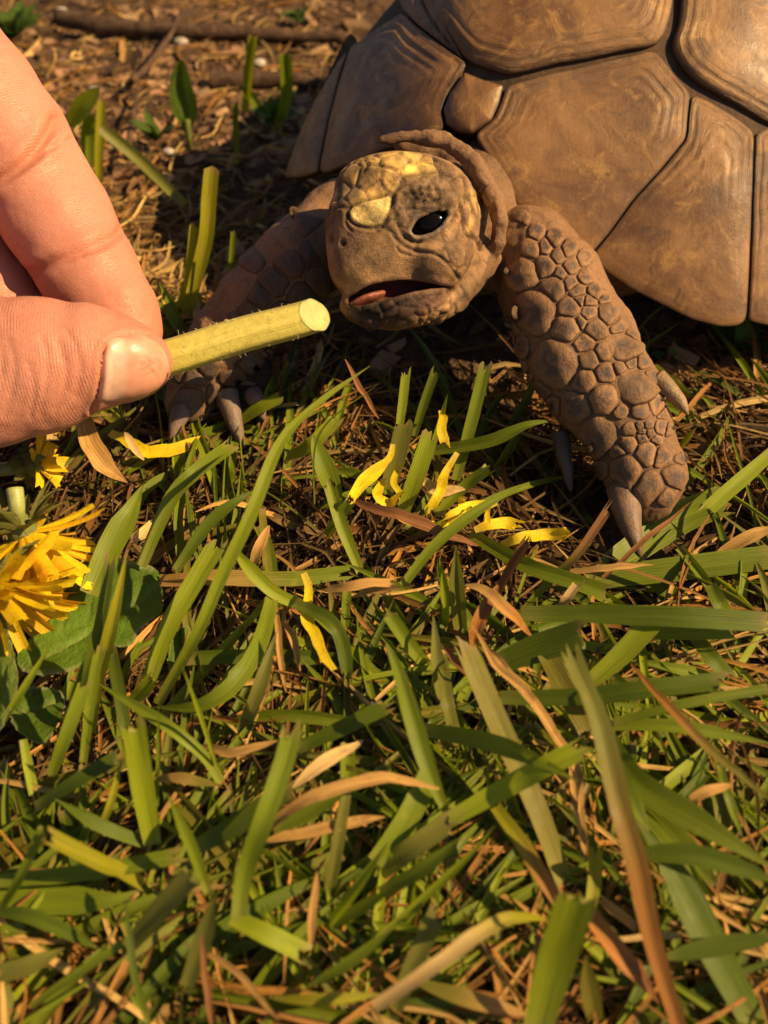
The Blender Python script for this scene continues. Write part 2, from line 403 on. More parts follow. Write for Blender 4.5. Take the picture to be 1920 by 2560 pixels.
# ------------------------------------------------------------------ tortoise: shell
tort = empty('tortoise', (6, 12, 0), 'brown tortoise with a domed shell, yellow patched head and open mouth, reaching for a stalk', 'tortoise')
SF = nrm(A(-.515, -.857, 0)); SL = A(-SF[1], SF[0], 0) * 1.0
if SL[0] < 0: SL = -SL
SO = A(6.18, 14.4, 0) + SL * .95; SA, SB, SH = 9.4, 7.55, 8.8
def shell_r(p):
    q = p - SO; u = np.abs(q @ SF) / SA; v = np.abs(q @ SL) / SB
    r2 = np.clip(np.sqrt(u * u + v * v), 0, 1); n = 2 + 2 * r2 ** 2
    return ((u + 1e-6) ** n + (v + 1e-6) ** n) ** (1 / n)
def shell_h(p):
    q = p - SO; u = q @ SF; v = q @ SL; r = shell_r(p)
    wr = 1.8 + 2.9 * np.exp(-((v + .95) / 3.5) ** 2) * sstep(0, 7, u)
    g = 1 - r ** 2.3
    return wr + (SH - wr) * g
def shell_n(p):
    e = .03
    dx = (shell_h(p + A(e, 0, 0)) - shell_h(p - A(e, 0, 0))) / (2 * e); dy = (shell_h(p + A(0, e, 0)) - shell_h(p - A(0, e, 0))) / (2 * e)
    return nrm(np.stack([-dx, -dy, np.ones(len(p))], 1))
def shell_hit(px, py):
    d = ray(px, py); n = len(d); t = np.full(n, np.nan); best = np.full(n, 1e9); tb = np.full(n, 25.0)
    ts = np.arange(17, 48, .1); prev = None
    for tt in ts:
        p = CAM + tt * d; e = p[:, 2] - shell_h(p)
        k = (np.abs(e) < best); best[k] = np.abs(e)[k]; tb[k] = tt
        if prev is not None:
            c = (prev > 0) & (e <= 0) & np.isnan(t); t[c] = tt - .1 * (-e[c]) / (prev[c] - e[c])
        prev = e
    miss = np.isnan(t); t[miss] = tb[miss]
    for _ in range(4):
        p = CAM + t[:, None] * d; e = p[:, 2] - shell_h(p); p2 = CAM + (t + .02)[:, None] * d; g = (p2[:, 2] - shell_h(p2) - e) / .02
        st = np.where(np.abs(g) > .15, -e / np.where(np.abs(g) < 1e-3, 1, g), 0); t = t + np.where(miss, 0, np.clip(st, -.2, .2))
    return CAM + t[:, None] * d, miss
SCUTES = {
 'V1': [(1060,0),(1082,44),(1141,125),(1171,151),(1215,166),(1266,184),(1325,173),(1399,154),(1472,143),(1568,121),(1641,110),(1663,81),(1678,37),(1685,0),(1690,-150),(1650,-300),(1180,-300),(1080,-150)],
 'C_far': [(1056,8),(1078,50),(1137,130),(1163,150),(1100,105),(1040,60),(1005,25),(985,-20),(985,-110),(1030,-220),(1090,-270),(1068,-140)],
 'C_near': [(1705,0),(1700,59),(1678,105),(1693,147),(1730,191),(1788,228),(1847,257),(1920,301),(2050,360),(2250,380),(2400,250),(2430,50),(2300,-200),(2050,-300),(1760,-300),(1712,-150)],
 'N': [(1160,176),(1207,195),(1259,210),(1248,257),(1229,301),(1178,331),(1141,326),(1112,309),(1104,272),(1121,228)],
 'M1_far': [(876,118),(940,70),(1005,29),(1040,64),(1100,109),(1163,154),(1152,176),(1117,228),(1100,272),(1108,316),(1080,345),(1031,355),(957,372),(880,405),(815,432),(797,428),(802,400),(820,300),(850,190)],
 'M2_far': [(711,443),(750,442),(793,430),(798,400),(816,300),(846,190),(872,118),(880,80),(868,85),(845,130),(800,225),(752,324),(728,390)],
 'M1_near': [(1266,214),(1362,184),(1435,169),(1509,151),(1582,137),(1634,122),(1660,150),(1690,190),(1726,231),(1719,294),(1715,346),(1656,419),(1582,500),(1524,581),(1472,642),(1450,636),(1384,597),(1325,550),(1274,489),(1244,434),(1207,368),(1184,335),(1232,301),(1252,257)],
 'M2_near': [(1730,237),(1759,243),(1847,296),(1887,331),(1885,368),(1878,588),(1867,800),(1850,814),(1803,817),(1730,798),(1656,761),(1582,724),(1509,675),(1476,646),(1528,581),(1586,500),(1660,419),(1719,346),(1723,294)],
 'M3_near': [(1892,336),(1925,312),(2050,368),(2200,395),(2260,420),(2240,650),(2180,860),(2060,840),(1900,808),(1873,803),(1884,588),(1890,368)],
}
CEN = {'M2_near': (1772, 480), 'M2_far': (815,270), 'C_far': (1040,-60), 'M1_far': (960,230)}
def scute(poly, cen=None, h0=.15, mapper=None, NB=180, K=30, ringw=None, shrink=1.3):
    P = resample(chaikin(resample(poly, 70, True), 1), NB, True)
    c = P.mean(0) if cen is None else np.asarray(cen, float)
    dist = np.linalg.norm(P - c, axis=1, keepdims=True)
    P = c + (P - c) * (1 - shrink / dist)
    k = np.arange(1, K + 1) / K; tt = 1 - (1 - k) ** 1.7
    Q = c + (P - c)[:, None, :] * tt[None, :, None]
    Q = np.concatenate([c[None], Q.reshape(-1, 2)])
    p, n = mapper(Q)
    B = p[1:].reshape(NB, K, 3)[:, -1]
    d = np.full(len(p), 1e9)
    for i in range(NB): d = np.minimum(d, np.linalg.norm(p - B[i], axis=1))
    dm = d.max()
    g = d[1:].reshape(NB, K); fr = np.fft.rfftfreq(NB) * NB
    for sg in (5.0,): gb = np.fft.irfft(np.fft.rfft(g, axis=0) * np.exp(-.5 * (fr * sg * 2 * np.pi / NB) ** 2)[:, None], NB, axis=0)
    wq = sstep(.05, .4, g); d = np.r_[d[0], (g * (1 - wq) + gb * wq).ravel()]; dm = d.max()
    off = h0 * (1 - np.exp(-d / .13)) + .03 * (h0 < .1) + min(.16, .022 * dm * dm) * (1 - (1 - d / dm) ** 2) - .05
    # growth ridges running along the seams
    wgt = np.ones(len(Q)) if ringw is None else sstep(ringw[1], ringw[0], Q[:, 1] - c[1])
    off += wgt * .016 * np.sin(d * 30 + 2.2 * fbm(p, .8, 2, 5)) * np.exp(-((d - .42) / .34) ** 2) + .012 * fbm(p, 3.2, 3, 9)
    V = p + n * off[:, None]
    # skirt down into the seam / rim thickness
    Bv = V[1:].reshape(NB, K, 3)[:, -1]; Bn = n[1:].reshape(NB, K, 3)[:, -1]; inw = nrm(V[0] - Bv)
    sk1 = Bv - Bn * .16; sk2 = Bv - Bn * .30 + inw * .18
    V = np.concatenate([V, sk1, sk2])
    idx = 1 + np.arange(NB * K).reshape(NB, K); s1 = 1 + NB * K + np.arange(NB); s2 = s1 + NB
    full = np.concatenate([idx, s1[:, None], s2[:, None]], 1); nx = np.roll(full, -1, 0)
    quads = np.stack([full[:, :-1], full[:, 1:], nx[:, 1:], nx[:, :-1]], -1).reshape(-1, 4)
    tri = np.stack([np.zeros(NB, int), full[:, 0], nx[:, 0]], 1)
    x = np.r_[d, 0 * s1, 0 * s2]
    return V, quads, tri, x, np.r_[wgt, 0 * s1, 0 * s2], np.r_[Q[:, 0] / 60, P[:, 0] / 60, P[:, 0] / 60]
def px_map(Q):
    p, miss = shell_hit(Q[:, 0], Q[:, 1]); return p, shell_n(p)
shell = mk('shell', *(lambda a, r: (
    (lambda p: np.stack([p[:, 0], p[:, 1], shell_h(p) - .22], 1))(
        np.concatenate([SO + (rr * SA * np.cos(a) / (np.abs(np.cos(a)) ** 4 + np.abs(np.sin(a)) ** 4) ** .25)[:, None] * SF + (rr * SB * np.sin(a) / (np.abs(np.cos(a)) ** 4 + np.abs(np.sin(a)) ** 4) ** .25)[:, None] * SL for rr in r]).reshape(len(r), len(a), 3).transpose(1, 0, 2).reshape(-1, 3)),
    grid_faces(len(a), len(r), True)))(np.linspace(0, 2 * np.pi, 120, endpoint=False), np.linspace(.01, .9, 40)), MAT_UNDER, tort)
for k, poly in SCUTES.items():
    V, q, t, e, wg, an = scute(poly, CEN.get(k), mapper=px_map, ringw=(-120, 60) if k[0] == 'M' else ((-200, -80) if k == 'N' else None), h0=.05 if k[0] == 'M' else .13, shrink=.2 if k[0] == 'M' else 1.2)
    mk('scute', V, [q, t], MAT_SCUTE, shell, attrs={'edge': e, 'ang': an, 'ringw': wg})
# the rest of the carapace, away from the camera, in the shell's own plan (v across, u along)
def plan_map(Q):
    p = SO + Q[:, :1] / 10 * SL + Q[:, 1:] / 10 * SF; p[:, 2] = shell_h(p); return p, shell_n(p)
for v0, v1, u0, u1 in [(-22,22,-8,22),(-22,22,-40,-10),(-22,22,-66,-42),(24,62,-26,4),(24,62,-58,-28),(-62,-24,-26,4),(-62,-24,-58,-28),
                       (64,80,-12,10),(64,80,-36,-14),(64,80,-60,-38),(-80,-64,-12,10),(-80,-64,-36,-14),(-80,-64,-60,-38),
                       (2,30,-88,-68),(-30,-2,-88,-68),(32,62,-86,-60),(-62,-32,-86,-60)]:
    V, q, t, e, wg, an = scute([(v0, u0), (v1, u0), (v1, u1), (v0, u1)], None, mapper=plan_map, NB=80, K=10)
    mk('scute', V, [q[:, ::-1], t[:, ::-1]], MAT_SCUTE, shell, attrs={'edge': e, 'ang': an, 'ringw': wg})
# ------------------------------------------------------------------ tortoise: body (head, neck, forelegs) as one continuous skin
T0 = 20.2
cpx = T0 / FPX
VB = np.stack([RT, UP, -FW])                                   # view-aligned axes of the head
def PH(px, py, dz): return PX(float(px), float(py), T0 - dz)
HEAD_OUT = [(806,540),(810,470),(822,430),(850,398),(905,380),(1000,362),(1070,376),(1140,402),(1185,450),(1207,520),(1212,570),(1200,640),(1180,690),(1150,722),(1142,755),(1110,795),(1060,825),(990,838),(905,830),(855,805),(835,765),(830,735),(816,700),(806,640)]
HEAD_OUT = resample(chaikin(HEAD_OUT, 2), 48, True)
MOUTH = [(868,752),(876,740),(905,721),(935,708),(965,702),(996,700),(1050,702),(1095,708),(1128,717),(1092,721),(1045,728),(1010,736),(960,751),(905,763),(880,763)]
EYE = [(1026,578),(1034,561),(1048,547),(1072,534),(1098,526),(1117,524),(1118,543),(1102,569),(1079,584),(1052,592),(1033,589)]
LEGR = [PX(1345.,560.,23.2), PX(1326.,622.,22.1), PX(1382.,728.,21.5), PX(1445.,865.,20.95), PX(1520.,990.,20.6), PX(1575.,1080.,20.4), PX(1606.,1170.,20.3), PX(1622.,1240.,20.2)]
LEGR_R = np.array([74, 110, 137, 145, 130, 104, 96, 66]) * 20.6 / FPX
LEGL = [PX(860.,560.,22.6), PX(740.,660.,22.0), PX(640.,760.,21.9), PX(560.,860.,22.0), PX(500.,935.,22.1), PX(470.,1000.,22.1)]
LEGL_R = np.array([112, 104, 96, 92, 76, 56]) * 22 / FPX
COLLAR = [PH(955,350,-1.0), PH(1003,342,-1.0), PH(1060,342,-1.0), PH(1112,352,-.95), PH(1160,384,-.85), PH(1202,436,-.7), PH(1234,500,-.55), PH(1254,556,-.5), PH(1246,604,-.65), PH(1222,655,-.95)]
COLLAR_R = np.array([8, 14, 19, 22, 23, 23, 23, 22, 20, 16]) * 20.8 / FPX
def head_sdf(P, cut=True):
    e = lambda px, py, dz, rx, ry, rz: ell(P, PH(px, py, dz), np.array([rx, ry, rz]) * cpx, VB)
    d = e(1065, 545, -.1, 152, 172, 150)
    d = smin(d, e(940, 590, .25, 142, 150, 130), .25)
    d = smin(d, e(985, 470, .15, 150, 98, 130), .2)
    d = smin(d, e(905, 672, .35, 92, 72, 95), .25)
    d = smin(d, e(1090, 650, .1, 92, 85, 122), .25)
    jaw = e(992, 772, .12, 156, 66, 118)
    d = smin(d, jaw, .12)
    x, y, t = proj(P)
    d = smax(d, poly_sd(x, y, HEAD_OUT) * cpx, .38)
    if cut:
        dz = T0 - t
        m = smax(poly_sd(x, y, MOUTH) * cpx, .25 - dz, .08); d = smax(d, -m, .05)
        m = smax(poly_sd(x, y, EYE) * cpx, .55 - dz, .1); d = smax(d, -m, .05)
    return d
def body_sdf(P):
    d = head_sdf(P)
    neck = chain(P, [PH(1080, 560, -.9), PH(1180, 500, -2.4), PH(1330, 380, -4.5)], np.array([.95, 1.0, 1.2]))
    d = smin(d, neck, .15)
    d = smin(d, chain(P, [PH(1085, 772, -.15), PH(1135, 735, -.35), PH(1190, 650, -1.1)], np.array([.30, .34, .5])), .12)
    col = chain(P, COLLAR, COLLAR_R)
    # skin sheet from the collar back to the shell
    q = chain(P, [PH(1010, 362, -1.9), PH(1110, 392, -1.9), PH(1200, 480, -1.75), PH(1236, 590, -1.7)], np.array([.22, .25, .27, .27]))
    d = smin(d, smin(col, q, .25), .06)
    lr = chain(P, LEGR, LEGR_R)
    foot = ell(P, PX(1618., 1195., 20.25), np.array([92, 88, 90]) * 20.3 / FPX, VB)
    lr = smin(lr, foot, .25)
    ll = chain(P, LEGL, LEGL_R)
    d = smin(d, lr, .12); d = smin(d, ll, .15)
    belly = ell(P, A(4.2, 9.3, 2.5), A(4.6, 4.7, 2.0))  # belly enlarged forward to block sunlight on the ground under the head
    return smin(d, belly, .5)
BV, BF = sdf_mesh(body_sdf, (-5.2, -2.2, -.3), (8.5, 12.5, 6.6), .037)
BN = vnormals(BV, BF)
bx, by, bt = proj(BV)
face = sstep(-.05, .3, (nrm(CAM - BV) * BN).sum(1))
isH = (np.abs(head_sdf(BV, False)) < .35)
disp = np.zeros(len(BV)); colr = np.tile(A(.165, .088, .040), (len(BV), 1))
z1 = lambda pts: np.array(pts, float) * .33755 + A(760, 300)
GRO = [  # (polyline in zoom pixels, closed, width px, depth cm)
 ([(330,650),(420,600),(520,575),(640,570),(650,640),(600,740),(570,790),(450,795),(350,770),(320,700)],1,4,.055),
 ([(260,400),(270,520),(245,640)],0,4,.05), ([(240,650),(330,650)],0,4,.04), ([(150,660),(240,650)],0,4,.035), ([(300,330),(260,400)],0,4,.03),
 ([(960,390),(840,400),(720,430),(700,500),(650,570)],0,4,.045), ([(180,420),(260,400)],0,4,.03),
 ([(430,250),(470,330),(440,380)],0,4,.025),([(470,330),(640,350),(720,430)],0,3,.02),
 ([(650,580),(655,650),(690,740),(735,850),(785,892),(870,905),(950,885),(1020,840),(1080,770),(1130,680)],0,4.5,.05),
 ([(590,795),(650,820),(690,900),(760,950),(850,980),(960,985),(1050,1040),(1100,1110),(1135,1175)],0,4,.034),
 ([(570,790),(620,740),(660,730)],0,3,.04),([(690,940),(700,985),(780,1000)],0,3,.03),
 ([(1135,620),(1170,740),(1180,850),(1285,900),(1290,960)],0,4,.055), ([(1140,640),(1110,700),(1060,800)],0,3,.035),
 ([(960,280),(970,340),(1010,400),(1080,420),(1180,410)],0,4,.045), ([(1010,400),(1000,470)],0,3,.03),([(1180,410),(1200,520),(1180,620)],0,4,.035),
 ([(760,660),(870,670),(980,650),(1060,640)],0,3.5,.04), ([(800,690),(880,690),(1000,665)],0,2.5,.03),
 ([(430,1440),(540,1450),(640,1400),(760,1340),(860,1300),(1000,1270)],0,5,.05),
 ([(900,1370),(930,1420),(890,1500)],0,3,.03),([(960,1400),(1000,1370),(1080,1340)],0,3,.03),([(500,1540),(640,1530),(800,1560),(940,1500),(1040,1420)],0,4,.04),([(700,1570),(760,1600),(850,1560)],0,3,.03),
 ([(420,1530),(450,1500),(500,1520),(500,1560),(450,1580)],1,3,.03), ([(240,650),(200,680),(160,740)],0,3,.03), ([(320,700),(300,760),(350,820)],0,3,.03)]
hx, hy = bx[isH], by[isH]; fh = face[isH]; dh = np.zeros(len(hx))
gm = np.zeros(len(hx))
for pts, cl, wd, dp in GRO:
    q = z1(chaikin(pts, 2, bool(cl))); d = seg_dist(hx + 2.0 * fbm(BV[isH], 6, 2, 11), hy + 2.0 * fbm(BV[isH], 6, 2, 12), q, bool(cl)); g = np.exp(-(d / wd) ** 2)
    dh -= dp * g; gm = np.maximum(gm, g)
    dh += dp * .28 * np.exp(-((d - 2.6 * wd) / (1.4 * wd)) ** 2)
for cx, cy, r, hgt in [(760,545,26,.05),(805,522,24,.05),(848,575,20,.06),(880,548,20,.06),(906,592,20,.065),(940,562,20,.06),(965,582,22,.06),(690,600,38,.08),(722,655,30,.06),(790,590,26,.055),(830,640,34,.05),(760,620,26,.05),(700,690,26,.05),(1010,585,24,.05),(1040,560,26,.04),(870,500,26,.04),(930,505,26,.04),(990,520,26,.04),(1080,600,30,.04),(740,730,24,.04)]:
    q = z1([(cx, cy)])[0]; dh += 1.0 * hgt * np.exp(-(((hx - q[0]) ** 2 + (hy - q[1]) ** 2) / (r * .3376 * .62) ** 2))
# eyelids, brow, nostrils, lips
de = poly_sd(hx, hy, EYE)
dh += .085 * np.exp(-((de - 8) / 6) ** 2) * np.where(hy > 556, 1, .55)
q = z1([(660,560),(760,500),(880,480),(1000,520),(1090,600)]); dh += .10 * np.exp(-(seg_dist(hx, hy, chaikin(q, 2, False), False) / 22) ** 2)
for cx, cy in ((195, 885), (287, 910)):
    q = z1([(cx, cy)])[0]; g = np.exp(-(((hx - q[0]) / 5.5) ** 2 + ((hy - q[1]) / 7) ** 2)); dh -= .11 * g; gm = np.maximum(gm, g)
q = z1([(330,1290),(430,1225),(500,1185),(700,1165),(950,1175),(1110,1220)]); dh += .03 * np.exp(-(seg_dist(hx, hy, q, False) / 8) ** 2)
dh += .016 * fbm(BV[isH], 5, 4, 4) + sstep(1.0, 0, (np.abs(hy - 800) / 60)) * .05 * fbm(BV[isH], 7, 3, 6)
disp[isH] = dh * fh
# small irregular plates on cheek, brow, jaw and crown
HP = BV[isH]; rs = np.random.default_rng(29)
u1 = (hx - 760) / .33755; v1 = (hy - 300) / .33755
horn = np.exp(-(poly_sd(hx, hy, z1([(120,700),(560,820),(690,980),(960,1010),(1120,1190),(1080,1230),(320,1290),(140,1100)])).clip(0, None) / 12) ** 2)
sel = rs.choice(len(HP), 2600, replace=False); keep = []
dens = .30 - .15 * np.exp(-(((u1 - 900) / 260) ** 2 + ((v1 - 620) / 160) ** 2)) - .12 * np.exp(-((v1 - 1480) / 180) ** 2)
for k_ in sel:
    if all(np.linalg.norm(HP[k_] - HP[j]) > dens[k_] for j in keep): keep.append(k_)
SD = HP[keep]; f1 = np.full(len(HP), 9.0); f2 = np.full(len(HP), 9.0); cid = np.zeros(len(HP), int)
for j, sp_ in enumerate(SD):
    dd_ = np.linalg.norm(HP + .035 * np.stack([fbm(HP, 6, 2, 51)] * 3, 1) - sp_, axis=1); c_ = dd_ < f1; f2 = np.where(c_, f1, np.minimum(f2, dd_)); cid = np.where(c_, j, cid); f1 = np.where(c_, dd_, f1)
eg = np.exp(-((f2 - f1) / .035) ** 2); pw = (1 - .85 * horn) * sstep(2, 10, poly_sd(hx, hy, EYE)) * sstep(1, 8, poly_sd(hx, hy, MOUTH)) * sstep(-2, 8, poly_sd(hx, hy, z1([(330,650),(420,600),(520,575),(640,570),(650,640),(600,740),(570,790),(450,795),(350,770),(320,700)])))
dh += pw * (.014 * sstep(0, .12, f2 - f1) - .022 * eg); gm = np.maximum(gm, .7 * pw * eg)
disp[isH] = dh * fh
cellv = rs.normal(1, .11, len(SD))[cid] ** pw
# head colours
ch = np.tile(A(.150, .082, .036), (len(hx), 1)); nz = fbm(BV[isH], 3.5, 4, 21); nz2 = fbm(BV[isH], 9, 4, 22); nz3 = fbm(BV[isH], 22, 3, 23)
def paint(poly, c, soft, amt, base):
    q = z1(chaikin(poly, 2)); d = poly_sd(hx, hy, q) + soft * .8 * nz; k = np.minimum(1, amt) * sstep(soft * .5, -soft * .5, d) * np.clip(.72 + (amt > 1) * .2 + .9 * nz2 * (1 - .5 * (amt > 1)) + .3 * nz3, .05, 1)
    return base * (1 - k[:, None]) + np.array(c) * k[:, None]
ch = paint([(150,800),(330,790),(420,850),(400,1000),(360,1150),(200,1100),(150,950)], (.060, .036, .022), 40, .8, ch)
ch = paint([(400,830),(600,800),(680,900),(640,1000),(500,1150),(380,1220),(300,1100),(400,1000)], (.270, .150, .055), 50, .55, ch)
ch = paint([(270,380),(480,240),(720,200),(960,290),(960,400),(720,430),(690,520),(560,570),(330,630),(270,520)], (.34, .205, .055), 30, .85, ch)
ch = paint([(290,510),(390,490),(400,560),(330,630),(270,620)], (.085, .055, .030), 30, .8, ch)
ch = paint([(270,330),(340,310),(330,370),(270,380)], (.08, .055, .03), 20, .7, ch)
ch = paint([(760,330),(840,320),(960,350),(940,395),(760,400)], (.62, .40, .085), 12, .8, ch)
ch = paint([(560,590),(690,440),(700,500),(600,580)], (.42, .26, .07), 14, .7, ch)
ch = paint([(170,640),(260,440),(260,560),(230,640)], (.40, .24, .08), 14, .8, ch)
ch = paint([(335,660),(420,612),(520,588),(630,582),(632,640),(590,730),(560,775),(450,780),(360,758),(332,700)], (.66, .47, .15), 8, 1.5, ch)
ch = paint([(1200,520),(1290,540),(1320,680),(1260,760),(1240,860),(1185,840),(1190,660)], (.42, .25, .07), 24, .75, ch)
ch = paint([(700,460),(900,430),(1100,450),(1150,600),(1050,700),(800,690),(680,600)], (.115, .070, .038), 40, .75, ch)
ch = paint([(740,800),(800,690),(1060,640),(1120,700),(1080,800),(950,890),(780,890)], (.070, .050, .040), 16, .7, ch)
ch = paint([(640,840),(700,900),(800,960),(950,960),(960,990),(820,990),(690,940)], (.060, .042, .034), 20, .8, ch)
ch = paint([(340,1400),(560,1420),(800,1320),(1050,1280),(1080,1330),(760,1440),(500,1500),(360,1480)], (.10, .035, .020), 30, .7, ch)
ch = paint([(330,1290),(440,1400),(760,1350),(1060,1260),(1060,1330),(800,1470),(560,1560),(340,1520)], (.040, .018, .012), 40, .95, ch)  # lower lip and jaw darkened: shade of the overhanging head painted in
ch = paint([(980,1400),(1080,1300),(1120,1290),(1050,1400),(960,1480)], (.26, .145, .065), 16, .7, ch)
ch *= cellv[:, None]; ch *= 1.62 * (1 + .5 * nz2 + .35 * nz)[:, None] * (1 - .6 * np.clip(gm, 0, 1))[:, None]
mi = (poly_sd(hx, hy, MOUTH) < 1.5) & (T0 - bt[isH] < .85); ch[mi] = (.10, .022, .012)
ei = (poly_sd(hx, hy, EYE) < 2); ch[ei] = (.03, .02, .015)
rim = np.exp(-((de - 5) / 4) ** 2) * (hy > 560); ch = ch * (1 - .7 * rim[:, None]) + A(.19, .15, .12) * .7 * rim[:, None]
front = (fh > .05)[:, None]
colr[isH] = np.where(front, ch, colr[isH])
nh = ~isH
disp[nh] += .035 * fbm(BV[nh], 4.5, 4, 31) + .02 * fbm(BV[nh], 13, 3, 32)
dc = np.minimum.reduce([np.linalg.norm(BV - c, axis=1) for c in resample(np.array(COLLAR), 30)])
k = np.exp(-(dc / .35) ** 2) * nh; colr += k[:, None] * A(.05, .026, .012); disp += k * .03 * fbm(BV, 9, 3, 33)
lg = np.minimum.reduce([np.linalg.norm(BV - c, axis=1) for c in np.concatenate([resample(np.array(LEGR), 20), resample(np.array(LEGL), 20)])])
k = sstep(1.6, 1.1, lg) * nh; colr = colr * (1 - k[:, None]) + A(.22, .115, .052) * k[:, None]
colr *= (1 + .25 * fbm(BV, 2, 3, 40))[:, None]
BV2 = BV + BN * disp[:, None]
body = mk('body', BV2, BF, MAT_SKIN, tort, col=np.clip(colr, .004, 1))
# eyeball and tongue
def ellipsoid_mesh(c, r, B, nu=40, nv=24):
    a = np.linspace(0, 2 * np.pi, nu, endpoint=False); b = np.linspace(.02, np.pi - .02, nv)
    q = np.stack([np.cos(a)[:, None] * np.sin(b), np.sin(a)[:, None] * np.sin(b), np.cos(b)[None] + 0 * a[:, None]], -1).reshape(-1, 3)
    return c + (q * r) @ B, grid_faces(nu, nv, True)[:, ::-1]
tree = BVHTree.FromPolygons([tuple(v) for v in BV2], [tuple(int(i) for i in f) for f in BF])
def hit(px, py):
    d = nrm(ray(float(px), float(py))); h = tree.ray_cast(Vector(CAM), Vector(d)); return None if h[0] is None else (np.array(h[0]), np.array(h[1]))
def hits(px, py, t_def=20.4):
    P, N = [], []
    for x, y in zip(px, py):
        h = hit(x, y)
        if h is None:
            near = tree.find_nearest(Vector(PX(float(x), float(y), t_def))); P.append(np.array(near[0])); N.append(np.array(near[1]))
        else: P.append(h[0]); N.append(h[1])
    return np.array(P), np.array(N)
he = [hit(x, y) for x, y in ((1015, 590), (1060, 610), (1130, 540), (1075, 520))]
te = np.mean([((h[0] - CAM) @ FW) for h in he if h is not None])
V, F = ellipsoid_mesh(PX(1074., 558., te + .415), A(.42, .36, .36), VB); mk('eye', V, F, MAT_EYE, tort)
tm = np.mean([((hit(x, y)[0] - CAM) @ FW) for x, y in ((920, 790), (990, 690), (960, 790))])
tb = nrm(A(.93, .34, 0)); TB = np.stack([tb[0] * RT + tb[1] * UP, -tb[1] * RT + tb[0] * UP, -FW])
V, F = ellipsoid_mesh(PX(918., 748., tm + .28), A(.36, .10, .30), TB); V += .02 * fbm(V, 9, 3, 2)[:, None]; mk('tongue', V, F, MAT_TONGUE, tort)

